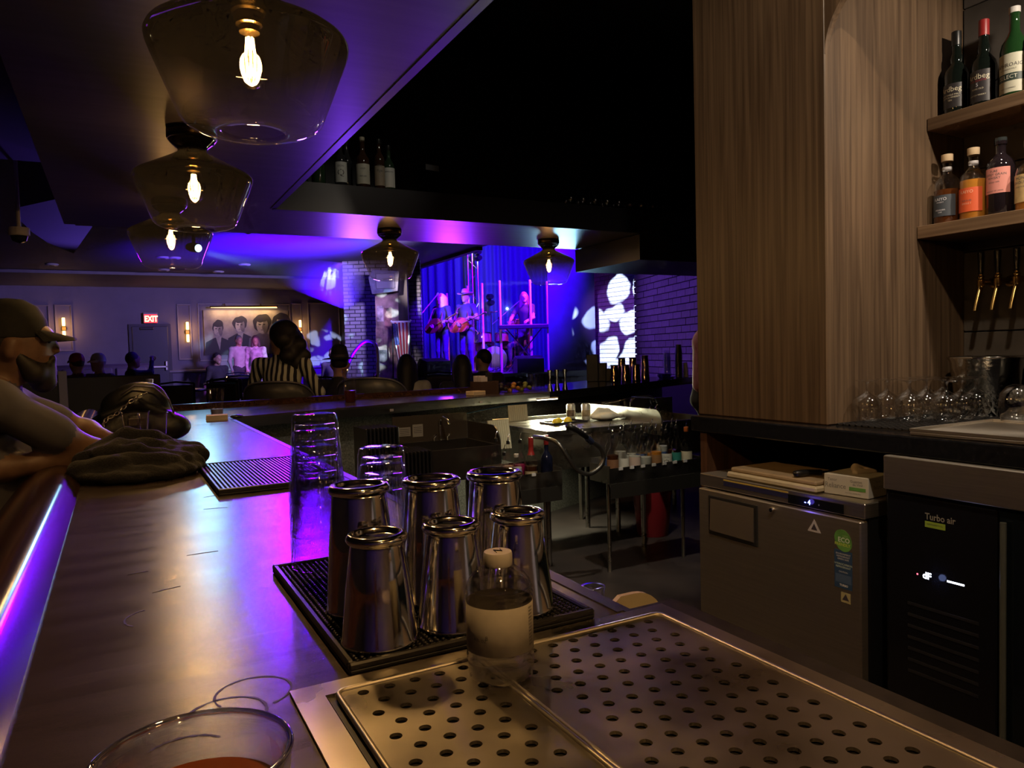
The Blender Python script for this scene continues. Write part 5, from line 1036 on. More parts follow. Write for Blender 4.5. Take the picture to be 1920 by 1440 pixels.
# band picture: generic group of four portraits
pc = thing('wall_picture', 'wide monochrome group portrait lit by a brass picture light', 'picture', (3.08, 20.46, 2.09))
B().box(-1.06, 1.06, -.03, .03, -.57, .59).build('canvas', M('print_ground', (.30, .26, .27), .6, var=.25, vscale=5), pc)
skn = M('print_skin', (.38, .34, .37), .6, var=.25, vscale=9); drk = M('print_dark', (.025, .022, .035), .6); mid = M('print_mid', (.14, .12, .16), .6)
def disc(cx, cz, rx_, rz_, y, mt_, nm, n=20):
    b = B(); b.add([(cx+rx_*math.cos(2*PI*k/n), y, cz+rz_*math.sin(2*PI*k/n)) for k in range(n)]+[(cx+rx_*math.cos(2*PI*k/n), y+.003, cz+rz_*math.sin(2*PI*k/n)) for k in range(n)], [tuple(range(n))]+[(k, n+k, n+(k+1) % n, (k+1) % n) for k in range(n)]); return b.build(nm, mt_, pc)
def blob(cx, cz, rx_, rz_, y, mt_, nm, seed, am=.12, n=28):
    rr = random.Random(seed); ph = [rr.uniform(0, 6.3) for _ in range(4)]; b = B(); v = []
    for k in range(n): a = 2*PI*k/n; q = 1+am*(math.sin(2*a+ph[0])*.6+math.sin(3*a+ph[1])*.5+math.sin(7*a+ph[2])*.35); v.append((cx+rx_*q*math.cos(a), y, cz+rz_*q*math.sin(a)))
    b.add(v, [tuple(range(n))]); return b.build(nm, mt_, pc)
shd = M('print_shade', (.15, .13, .16), .6, var=.3, vscale=9)
for i, (cx, cz, r, hr) in enumerate(((-.72, .10, .135, .14), (-.18, .20, .145, .175), (.38, .20, .18, .235), (.88, .26, .16, .23))):
    y = -.032-.003*i
    b = B(); w_ = .36 if i != 2 else .40
    b.add([(cx-w_, y, -.565), (cx+w_*(.9 if cx < .8 else .5), y, -.565), (cx+w_*(.8 if cx < .8 else .45), y, cz-.32), (cx+.09, y, cz-.22), (cx-.09, y, cz-.22), (cx-w_*.85, y, cz-.34)], [(0, 1, 2, 3, 4, 5)]); b.build('printed_coat', drk if i != 2 else mid, pc)
    b = B(); b.add([(cx-.07, y-.001, cz-.20), (cx+.07, y-.001, cz-.20), (cx+.02, y-.001, cz-.55)], [(0, 2, 1)]); b.build('printed_shirt', shd if i == 2 else skn, pc)
    blob(cx, cz+.05, hr, r*1.35, y-.001, drk, 'printed_hair', i, .10); blob(cx-.01, cz-.02, r*.76, r*1.22, y-.0040, skn, 'printed_face', i+9, .04)
    blob(cx+r*.42, cz-.03, r*.36, r*1.10, y-.0046, shd, 'printed_cheek', i+20, .10); blob(cx-.005, cz+r*.80, r*.85, r*.42, y-.0060, drk, 'printed_fringe', i+30, .14)
    for s_ in (-1, 1): blob(cx-.01+s_*r*.30, cz+.01, r*.20, r*.10, y-.0052, drk, 'printed_eye', i+40+s_, .2)
    blob(cx+.01, cz-r*.30, r*.10, r*.34, y-.0050, shd, 'printed_nose', i+50, .1); blob(cx-.005, cz-r*.74, r*.26, r*.06, y-.0052, mid, 'printed_mouth', i+60, .15)
B().tube([(-.92, -.22, .66), (.76, -.22, .69)], .022, 8).build('picture_light', brass, pc)
for x in (-.55, .35): B().tube([(x, .02, .72), (x, -.10, .75), (x, -.22, .68)], .012, 6).build('light_arm', brass, pc)
B().box(-.90, .74, -.235, -.205, .640, .652).build('light_tube', glow('picture_tube', (1.0, .60, .20), 6), pc)
l = light('picture_wash', 'AREA', (2.99, 20.26, 2.70), 7, (1, .62, .25), (2.99, 20.44, 2.3), shape='RECTANGLE', size=1.6, size_y=.05)
# ceiling fittings
def ceiling_fit(name, loc, prof, mt_, label, cat, lensm=None):
    t = thing(name, label, cat, loc); B().lathe(prof, 20).build('housing', mt_, t, smooth='auto')
    if lensm: B().lathe([(.001, prof[-1][1]), (prof[-1][0], prof[-1][1]), (prof[-1][0]*.8, prof[-1][1]-.03), (.001, prof[-1][1]-.045)], 20).build('lens', lensm, t, smooth='auto')
    return t
wp = M('white_plastic', (.75, .72, .75), .4)
ceiling_fit('dome_camera', (-.49, 5.43, 2.24), [(.001, 1.06), (.012, 1.06), (.012, .0), (.055, 0), (.057, -.006), (.057, -.045), (.048, -.05)], wp, 'white dome security camera under the left ceiling', 'camera', M('dome_smoke', (.02, .02, .03), .08))
for k, (x, y, z, lb) in enumerate(((.83, 14.9, 3.30, 'round white ceiling speaker nearest the third lamp'), (1.02, 14.9, 3.30, 'small silver ceiling fitting beside the ceiling speaker'), (.95, 16.9, 3.30, 'flat pale ceiling fitting behind the ceiling speaker'), (2.35, 15.6, 3.30, 'pale ceiling downlight above the striped shirt'), (2.02, 17.0, 3.30, 'dim ceiling downlight further back'), (-1.0, 16.5, 3.30, 'small dim ceiling fitting at the far left'), (4.3, 16.2, 3.30, 'reddish ceiling fitting near the stage'))):
    ceiling_fit('ceiling_fitting', (x, y, z), [(.001, 0), (.11, 0), (.12, -.012), (.10, -.03), (.05, -.034)], M('fit_white', (.6, .58, .62), .35), lb, 'ceiling fitting')
def moving_head(loc, to, label, em, sz=.09):
    t = thing('stage_spotlight', label, 'spotlight', loc); d = (Vector(to)-Vector(loc)).normalized()
    q = d.to_track_quat('Z', 'Y').to_matrix().to_4x4()
    B().lathe([(.001, -.12), (sz*.8, -.12), (sz, -.05), (sz, .10), (sz*.85, .11)], 18).xf(q).build('body', M('fixture_black', (.012, .012, .014), .4), t, smooth='auto')
    B().lathe([(sz*.80, .108), (.001, .109)], 18).xf(q).build('lens', em, t)
    B().box(-.02, .02, -.02, .02, .05, 3.30-loc[2]).build('hanger', MATS['fixture_black'], t); return t
moving_head((1.30, 8.3, 2.78), (.2, 2.5, 2.0), 'bright blue stage spotlight under the ceiling, right of the lamps', glow('spot_blue', (.30, .25, 1.0), 40), .05)
moving_head((.95, 10.4, 2.86), (3.0, 6.0, 2.0), 'pale cyan stage spotlight shining through the third lamp', glow('spot_cyan', (.30, .62, 1.0), 30), .06)
# low booth wall with a notice, bench, tables and chairs
pony = thing('booth_wall', 'low dark partition in front of the seated guests, pale violet end post', 'partition', (-.15, 8.6, 0), .05)
B().box(-1.6, .55, -.04, .04, 0, 1.265, .01).build('panel', M('booth_black', (.022, .022, .028), .5), pony)
lt = thing('notice_stand', 'black notice board with white lettering beside the low partition', 'sign', (-.62, 7.95, 0), .05); B().box(-.16, .14, -.015, .015, .25, 1.30, .004).build('board', MATS['booth_black'], lt); B().box(.14, .21, -.02, .02, .25, 1.335, .004).build('edge_post', M('pale_post', (.45, .42, .55), .5), lt); B().box(-.16, .21, -.12, .12, 0, .25, .01).build('foot', MATS['booth_black'], lt)
text('DO NOT', .060, white, lt, (.03, -.0165, 1.215), RY, sx=.9)
bn = thing('banquette', 'long upholstered banquette along the back wall', 'bench', (-1.4, 15.5, .25))
B().box(-2.2, 2.0, -.3, .3, 0, .45, .04).build('seat', M('plum_vinyl', (.10, .07, .11), .5), bn); B().box(-2.2, 2.0, .30, .42, .2, 1.12, .04).build('backrest', MATS['plum_vinyl'], bn)
for k in range(14): B().box(-2.1+.29*k, -1.86+.29*k, .26, .31, .50, 1.05, .03).build('channel', M('plum_light', (.13, .10, .14), .5), bn)
def cafe_chair(loc, rz, label, grp='black dining chairs on the raised floor'):
    t = thing('dining_chair', label, 'chair', loc, rz, grp); fm = M('chair_frame', (.02, .02, .025), .25, .6); pm = M('chair_vinyl', (.018, .018, .024), .4)
    B().box(-.21, .21, -.20, .22, .42, .47, .02).build('seat', pm, t); B().box(-.19, .19, -.235, -.20, .62, .86, .02).build('backrest', pm, t)
    for sx in (-1, 1):
        B().tube([(sx*.20, .20, .43), (sx*.20, .21, 0)], .012, 6).build('leg', fm, t); B().tube([(sx*.20, -.26, 0), (sx*.20, -.21, .45), (sx*.20, -.23, .88)], .012, 6).build('leg', fm, t)
    B().tube([(-.20, -.23, .88), (0, -.235, .90), (.20, -.23, .88)], .012, 6).build('top_rail', fm, t); return t
ch_spots = [(1.05, 9.7, 2.6, 'empty dining chair behind the clear cup, left of the couple'), (1.35, 10.6, -.4, 'dining chair further left of the couple'), (.55, 9.3, 2.9, 'dining chair next to the low partition'), (2.13, 8.95, 2.5, 'upright dining chair right of the striped shirt'), (2.80, 9.55, 1.2, 'dining chair turned sideways near the man in the hat'), (3.75, 9.1, 2.6, 'dining chair in front of the stage'), (4.1, 8.7, -2.2, 'dining chair beside the granite counter'), (1.6, 12.2, .3, 'dining chair at the candle table'), (1.95, 14.4, 2.9, 'dining chair beyond the candle table')]
for x, y, rz, lb in ch_spots: cafe_chair((x, y, .25 if x < 4.2 else 0), rz, lb)
def table(loc, label):
    t = thing('cafe_table', label, 'table', loc); B().lathe([(.001, .72), (.38, .72), (.39, .735), (.38, .75), (.001, .75)], 28).build('table_top', M('table_black', (.02, .018, .02), .25), t, smooth='auto'); B().lathe([(.04, .02), (.04, .72)], 12).build('pedestal', MATS['chair_frame'], t); B().lathe([(.001, .03), (.25, .02), (.26, 0)], 20).build('foot', MATS['chair_frame'], t)
for x, y, lb in ((1.68, 13.6, 'round black table with a lit candle'), (2.3, 8.4, 'round black table beside the man in the hat'), (2.95, 8.35, 'round black table in front of the stage'), (.75, 11.2, 'round black table next to the man drinking')): table((x, y, .25), lb)
cn = thing('candle', 'small glowing candle jar on the round table', 'candle', (1.68, 13.6, 1.0005)); B().lathe([(.001, 0), (.035, 0), (.038, .09), (.036, .09), (.033, .01), (.001, .008)], 16).build('jar', thin('amber_jar', (1, .75, .45), base=.05, edge=.4), cn, smooth=True); B().lathe([(.001, .008), (.03, .008), (.03, .05), (.001, .05)], 14).build('wax', M('candle_wax', (.8, .6, .4), .6), cn); B().ell((0, 0, .075), (.012, .012, .026), 10, 6).build('flame', glow('flame', (1, .45, .10), 60), cn, smooth=True)
for x, y, lb in ((2.25, 8.30, 'small red tea light between the striped shirt and the hat'), (2.97, 8.25, 'small red tea light in front of the stage')):
    o = thing('tea_light', lb, 'candle', (x, y, 1.0005)); B().lathe([(.001, 0), (.03, 0), (.036, .05), (.033, .05), (.028, .006), (.001, .006)], 16).build('holder', glow('red_holder', (.9, .12, .04), .7), o, smooth='auto'); B().ell((0, 0, .03), (.01, .01, .018), 8, 6).build('flame', glow('flame', (1, .45, .10), 60), o)
def barrel_chair(loc, rz, label, w_=.26, top=1.31, seat=.70):
    t = thing('bar_chair', label, 'chair', loc, rz, 'dark barrel backed bar chairs'); vm = M('chair_shell', (.040, .042, .055), .42, var=.2, vscale=20)
    n = 28; b = B()
    for lay, rr in ((0, w_), (1, w_-.035)):
        for j in range(7):
            for i in range(n+1):
                a = -PI*.5+(i/n-.5)*PI*1.18; e = abs(i/n-.5)*2; hgt = (top-seat-.05)*(1-.62*e**3.0); z = seat-.05+hgt*j/6
                fl = 1+.10*j/6; b.v.append((rr*fl*math.cos(a), rr*fl*.85*math.sin(a), z))
    m_ = (n+1)*7
    for j in range(6):
        for i in range(n): q = (j*(n+1)+i, j*(n+1)+i+1, (j+1)*(n+1)+i+1, (j+1)*(n+1)+i); b.f.append(q); b.f.append(tuple(m_+x for x in q[::-1]))
    for i in range(n): b.f.append((6*(n+1)+i, 6*(n+1)+i+1, m_+6*(n+1)+i+1, m_+6*(n+1)+i)); b.f.append((i+1, i, m_+i, m_+i+1))
    b.m = [0]*len(b.f); b.build('shell_back', vm, t, smooth=True)
    top_e = [(b.v[6*(n+1)+i]) for i in range(n+1)]; B().tube(top_e, .009, 6).build('piping', M('chair_piping', (.10, .10, .14), .35), t, smooth=True)
    B().lathe([(.001, seat-.05), (w_-.04, seat-.05), (w_-.02, seat-.02), (w_-.04, seat+.03), (.001, seat+.04)], 28, ry=.9).build('seat', vm, t, smooth=True)
    for sx in (-1, 1):
        for sy in (-1, 1): B().tube([(sx*.15, sy*.13, seat-.04), (sx*.21, sy*.19, 0)], [.016, .012], 8).build('leg', MATS['chair_frame'], t)
    B().tube([(.20*math.cos(a), .18*math.sin(a), .25) for a in [2*PI*k/20 for k in range(21)]], .008, 6, cap=False).build('foot_ring', chrome, t, smooth=True); return t
sdir = lambda x, y: math.atan2(14.5-y, 6.2-x)-PI/2
barrel_chair((1.16, 6.12, 0), sdir(1.16, 6.12)+.1, 'barrel bar chair holding the woman in the striped shirt', .26, 1.315)
barrel_chair((1.93, 6.10, 0), sdir(1.93, 6.1)-.1, 'barrel bar chair right of the man in the hat, its back towards the bar', .28, 1.315)
barrel_chair((-.62, 3.9, 0), -PI/2, 'barrel bar chair at the long counter behind the handbag', .25, 1.12)

# ================================================================== STAGE
al = M('truss_metal', (.30, .30, .34), .35, .9)
tr = thing('lighting_truss', 'slim triangular truss tower with round white lamps behind the drum kit', 'truss', (7.95, 16.75, .95))
for a in (0, 2.1, 4.2): B().tube([(.14*math.cos(a), .14*math.sin(a), 0), (.14*math.cos(a), .14*math.sin(a), 3.3)], .022, 8).build('chord', al, tr)
for k in range(12):
    z = .1+.27*k; a, b_ = [(0, 2.1), (2.1, 4.2), (4.2, 0)][k % 3]; B().tube([(.14*math.cos(a), .14*math.sin(a), z), (.14*math.cos(b_), .14*math.sin(b_), z+.25)], .010, 6).build('brace', al, tr)
wl_ = glow('par_white', (1.0, .95, 1.0), 25)
for dx, dz in ((.02, 2.92), (.03, 2.78), (.32, 1.83), (.34, 1.68), (.30, .66), (.31, .52)):
    pl = B().lathe([(.001, .16), (.06, .16), (.075, .05), (.08, 0), (.075, 0)], 16).xf(Matrix.Translation((dx, -.22, dz)) @ Matrix.Rotation(-PI/2, 4, 'X') @ Matrix.Rotation(PI, 4, 'X')).build('par_can', MATS['fixture_black'], tr, smooth='auto'); B().lathe([(.001, 0), (.072, 0)], 16).xf(Matrix.Translation((dx, -.225, dz)) @ Matrix.Rotation(PI/2, 4, 'X')).build('lamp_face', wl_, pl)
# drum shield: clear panels between pale posts
shp = [(6.62, 15.35), (6.91, 14.85), (7.19, 14.70), (7.50, 14.45), (8.00, 13.98), (8.30, 13.75)]
ds_ = thing('drum_shield', 'clear acrylic drum shield with upright pale posts around the drum kit', 'drum shield', (0, 0, .951))
acr = thin('acrylic', (.92, .92, 1.0), rough=.02, base=.06, edge=.4); post = M('pale_acrylic_post', (.75, .68, .72), .3)
for (a, b_), hh in zip(zip(shp[:-1], shp[1:]), (1.80, 1.92, 1.98, 2.0, 1.95)):
    d = (Vector(b_)-Vector(a)).normalized(); nn = Vector((-d.y, d.x))*.004
    B().prism([(a[0]-nn.x, a[1]-nn.y), (b_[0]-nn.x, b_[1]-nn.y), (b_[0]+nn.x, b_[1]+nn.y), (a[0]+nn.x, a[1]+nn.y)], .02, hh).build('acrylic_panel', acr, ds_)
for (x, y), hh in zip(shp, (1.8, 1.93, 1.98, 2.02, 2.0, 1.95)): B().box(x-.022, x+.022, y-.022, y+.022, 0, hh, .006).build('post', post, ds_)
# drum kit
dk_ = thing('drum_kit', 'drum kit with a pale bass drum head and brass cymbals behind the shield', 'drum kit', (7.85, 15.55, .951), 2.75)
shellm = M('drum_shell', (.18, .03, .12), .25); head = M('drum_head', (.75, .72, .75), .5); cym = M('cymbal_brass', (.75, .5, .25), .2, 1.)
def drum(c, r, h, ax, nm):
    mt_ = Matrix.Translation(c) @ (Matrix.Rotation(-PI/2, 4, 'X') if ax == 'y' else Matrix.Rotation(.15, 4, 'X'))
    o = B().lathe([(r, -h/2), (r, h/2)], 28).xf(mt_).build(nm, shellm, dk_, smooth=True)
    B().lathe([(.001, h/2+.004), (r-.004, h/2+.004)], 28).xf(mt_).lathe([(r-.004, -h/2-.004), (.001, -h/2-.004)], 28).build('skin', head, o)
    B().lathe([(r+.001, h/2-.02), (r+.012, h/2-.018), (r+.012, h/2+.006), (r-.004, h/2+.008)], 28).xf(mt_).build('hoop', chrome, o, smooth='auto')
drum((0, .25, .30), .29, .42, 'y', 'bass_drum'); drum((-.20, .15, .78), .16, .20, 'z', 'tom'); drum((.20, .15, .78), .17, .22, 'z', 'tom'); drum((.45, -.25, .45), .21, .40, 'z', 'floor_tom'); drum((-.38, -.20, .58), .18, .14, 'z', 'snare')
for (x, y, z, r, tl_) in ((-.50, .22, 1.18, .22, .2), (.45, .25, 1.25, .25, -.2), (-.62, -.15, .88, .18, 0), (.05, .35, 1.36, .21, .15)):
    st_ = B().tube([(x, y, 0), (x, y, z)], .011, 6).tube([(x, y, .35), (x-.2, y-.15, 0)], .008, 6).tube([(x, y, .35), (x+.2, y-.1, 0)], .008, 6).tube([(x, y, .35), (x, y+.22, 0)], .008, 6).build('cymbal_stand', chrome, dk_)
    B().lathe([(.001, .03), (.03, .028), (.05, .012), (r, 0), (r, -.002), (.05, .009), (.001, .02)], 28).xf(Matrix.Translation((x, y, z)) @ Matrix.Rotation(tl_, 4, 'Y')).build('cymbal', cym, st_, smooth=True)
# keyboard on its stand
kb = thing('keyboard', 'stage keyboard on a crossed metal stand in front of the long haired player', 'keyboard', (7.82, 13.98, .951), math.atan2(-.44, .82))
B().box(-.55, .55, -.15, .15, .94, 1.02, .01).build('case', M('keyboard_black', (.02, .02, .025), .35), kb)
for k in range(29): B().box(-.50+.0345*k, -.468+.0345*k, .0, .13, 1.02, 1.032).build('key', M('ivory_key', (.75, .73, .70), .35), kb)
for sx in (-1, 1): B().tube([(sx*.38, -.16, .94), (-sx*.38, -.14, .02)], .016, 6).build('cross_leg', chrome, kb)
B().tube([(-.42, -.2, .015), (-.42, .2, .015)], .016, 6).build('foot_bar', chrome, kb)
# microphones
def mic_stand(base, h, tip, label):
    t = thing('mic_stand', label, 'microphone stand', base); tip = Vector(tip)-Vector(base); dm = M('stand_black', (.05, .05, .06), .25, .7)
    for a in (.3, 2.4, 4.5): B().tube([(0, 0, .10), (.28*math.cos(a), .28*math.sin(a), .01)], .010, 6).build('foot', dm, t)
    B().tube([(0, 0, .05), (0, 0, h)], .014, 6).build('pole', dm, t); d = tip.normalized(); B().tube([tuple(Vector((0, 0, h))-(tip-Vector((0, 0, h)))*.35), tuple(tip)], .011, 6).build('boom', M('stand_bright', (.5, .48, .5), .3, .9), t)
    B().ell((0, 0, h), (.03, .03, .035), 10, 6).build('clutch', dm, t, smooth=True); dd = (tip-Vector((0, 0, h))).normalized(); B().tube([tuple(tip), tuple(tip+dd*.10), tuple(tip+dd*.10), tuple(tip+dd*.15)], [.012, .018, .030, .026], 10).build('microphone', M('mic_grey', (.35, .35, .38), .4, .6), t, smooth='auto')
mic_stand((5.48, 14.32, .951), 1.15, (5.98, 14.52, 2.58), 'boom microphone stand reaching to the blonde singer'); mic_stand((7.55, 14.6, .951), 1.2, (7.98, 14.45, 2.52), 'boom microphone stand in front of the keyboard player'); mic_stand((5.15, 14.6, .951), 1.3, (5.35, 14.4, 2.5), 'straight microphone stand left of the blonde singer')
def wedge(loc, rz, label):
    t = thing('stage_monitor', label, 'speaker', loc, rz); pf = [(-.25, 0), (.25, 0), (.25, .10), (.02, .36), (-.25, .30)]; b = B(); n = 5; b.add([(-.28, y, z) for y, z in pf]+[(.28, y, z) for y, z in pf], [tuple(range(n)), tuple(range(n, 2*n))[::-1]]+[(i, n+i, n+(i+1) % n, (i+1) % n) for i in range(n)]); b.build('cabinet', M('monitor_black', (.03, .03, .035), .5), t)
    b = B(); b.add([(-.25, .245, .115), (.25, .245, .115), (.25, .035, .35), (-.25, .035, .35)], [(0, 1, 2, 3)]); b.xf(Matrix.Translation((0, .006, .005))); b.build('grille', M('grille_grey', (.10, .10, .12), .5, .5), t)
wedge((5.55, 13.72, .951), .2, 'wedge shaped stage monitor in front of the singers'); wedge((7.55, 13.35, .951), -.3, 'wedge shaped stage monitor by the navy panel')
pb = thing('pedal_board', 'row of small effect pedals on the stage floor at the guitarist feet', 'pedals', (6.35, 13.55, .951), -.3); B().box(-.35, .35, -.12, .12, 0, .03, .005).build('board', MATS['monitor_black'], pb)
for k in range(6): B().box(-.31+.11*k, -.24+.11*k, -.06, .06, .03, .075, .006).build('pedal', M('pedal_%d' % (k % 3), [(.5, .1, .3), (.3, .3, .5), (.6, .5, .5)][k % 3], .4), pb)
# draped flag on a stand
fm_ = bpy.data.materials.new('flag_cloth'); fm_.use_nodes = True; t_ = fm_.node_tree; n_ = t_.nodes; tc_ = n_.new('ShaderNodeUVMap'); sp2 = n_.new('ShaderNodeSeparateXYZ'); ml = n_.new('ShaderNodeMath'); ml.operation = 'MULTIPLY'; ml.inputs[1].default_value = 4.5; fr2 = n_.new('ShaderNodeMath'); fr2.operation = 'FRACT'; gt = n_.new('ShaderNodeMath'); gt.operation = 'GREATER_THAN'; gt.inputs[1].default_value = .5
mx_ = n_.new('ShaderNodeMix'); mx_.data_type = 'RGBA'; mx_.inputs[6].default_value = (.75, .70, .68, 1); mx_.inputs[7].default_value = (.50, .03, .06, 1)
t_.links.new(tc_.outputs[0], sp2.inputs[0]); t_.links.new(sp2.outputs['X'], ml.inputs[0]); t_.links.new(ml.outputs[0], fr2.inputs[0]); t_.links.new(fr2.outputs[0], gt.inputs[0]); t_.links.new(gt.outputs[0], mx_.inputs[0]); t_.links.new(mx_.outputs[2], n_['Principled BSDF'].inputs['Base Color']); n_['Principled BSDF'].inputs['Roughness'].default_value = .8
fg = thing('flag_stand', 'red and white striped flag draped from a crossbar at the front of the stage', 'flag', (4.80, 13.36, .951), -.35)
def ff(u, v):
    wv = .16*(1-.62*(1-v)**1.5); x = (u-.5)*2*wv+.03*(1-v); return (x, -.03+.022*math.sin(u*6*PI+2*v), .16+(1.06-.16)*v-.05*(1-v)*math.cos(u*3))
b = B().grid(ff, 36, 14); nf = len(b.v); b.grid(lambda u, v: (ff(u, v)[0], ff(u, v)[1]+.008, ff(u, v)[2]), 36, 14)
fo = b.build('cloth', fm_, fg, smooth=True); uv = fo.data.uv_layers.new(name='UVMap')
for lp in fo.data.loops: i = lp.vertex_index % nf; uv.data[lp.index].uv = ((i % 37)/36, (i//37)/14)
b = B().grid(lambda u, v: (ff(u*.30, .55+.43*v)[0], ff(u*.30, .55+.43*v)[1]-.006, ff(u*.3, .55+.43*v)[2]), 10, 6); b.build('canton', M('navy_cloth', (.04, .04, .16), .8, var=.6, vscale=60), fg, smooth=True)
B().tube([(-.19, 0, 1.10), (-.17, 0, 1.07), (.17, 0, 1.07), (.19, 0, 1.11)], .022, 8).build('crossbar', M('bar_white', (.8, .75, .8), .4), fg, smooth=True)
for sx in (-1, 1): B().tube([(sx*.16, .03, 1.07), (sx*.18, .06, 0)], .012, 6).build('leg', MATS['stand_black'], fg)
# poster column and hanging loudspeaker
pm_ = M('collage_print', (.26, .17, .13), .5, var=.9, vscale=4.5)
pcx = thing('poster_column', 'square column wrapped in a brown collage of old posters beside the stage', 'column', (4.77, 13.80, .951), -.45); B().box(-.29, .15, -.14, .2, 0, 1.75).build('wrapped_face', pm_, pcx); B().box(.15, .33, -.12, .2, 0, 2.3).build('dark_side', wood('post_wood', (.02, .012, .008), (.05, .03, .02), .5, 2, 12), pcx)
for k, (x, z, w_, h_, c) in enumerate(((-.20, 2.10, .12, .30, (.45, .38, .34)), (-.05, 2.0, .14, .42, (.30, .14, .10)), (-.22, 1.65, .16, .36, (.20, .12, .10)), (.0, 1.5, .12, .40, (.36, .22, .16)), (-.16, 1.25, .2, .3, (.14, .10, .10)))): B().box(x-w_/2, x+w_/2, -.146, -.14, z-h_/2-.85, z+h_/2-.85).build('poster', M('poster_%d' % k, c, .5, var=.8, vscale=9), pcx)
sp3 = thing('hanging_loudspeaker', 'dark wedge loudspeaker hung beside the poster column, catching blue light', 'speaker', (4.66, 13.58, 2.56), -.45); pf = [(-.30, .0), (.18, .05), (.22, .42), (-.28, .46), (-.36, .30)]; b = B(); b.add([(x, -.16, z) for x, z in pf]+[(x, .16, z) for x, z in pf], [tuple(range(5)), tuple(range(5, 10))[::-1]]+[(i, 5+i, 5+(i+1) % 5, (i+1) % 5) for i in range(5)]); b.build('cabinet', M('speaker_navy', (.06, .06, .09), .35, var=.5, vscale=6), sp3); B().tube([(0, 0, .43), (0, 0, .80)], .012, 6).build('hanger', dark, sp3); B().box(-.22, .14, -.172, -.16, .10, .38, .01).build('grille', M('grille_grey', (.10, .10, .12), .5, .5), sp3)
hr = thing('handrail', 'bent tubular handrail at the steps up to the stage', 'handrail', (3.6, 11.7, .25)); B().tube(smooth_path([(-.35, .15, .78), (-.22, .12, 1.14), (-.05, .03, 1.36), (.08, -.04, 1.37), (.15, -.08, 1.25), (.15, -.09, .9), (.15, -.09, .0)]), .028, 10).build('rail', M('rail_steel', (.45, .40, .5), .3, .8), hr, smooth=True); B().tube([(-.35, .15, .78), (-.35, .15, 0)], .028, 10).build('post', MATS['rail_steel'], hr)

# thin stage haze hanging where the pale beam crosses the room
hz = bpy.data.materials.new('stage_haze'); hz.use_nodes = True; nh = hz.node_tree.nodes; nh.remove(nh['Principled BSDF']); vs_ = nh.new('ShaderNodeVolumeScatter'); vs_.inputs['Density'].default_value = .60; vs_.inputs['Anisotropy'].default_value = .2; hz.node_tree.links.new(vs_.outputs[0], nh['Material Output'].inputs['Volume'])
d_ = Vector((3.3, 11.85, 2.55))-Vector((.99, 10.28, 2.80)); dn = d_.normalized()
o = B().tube([tuple(Vector((.99, 10.28, 2.80))+dn*.15), tuple(Vector((.99, 10.28, 2.80))+dn*2.9)], [.05, .38], 24).build('beam_haze', hz); tag(o, 'faint haze in the pale blue beam crossing the room', 'haze', kind='stuff')

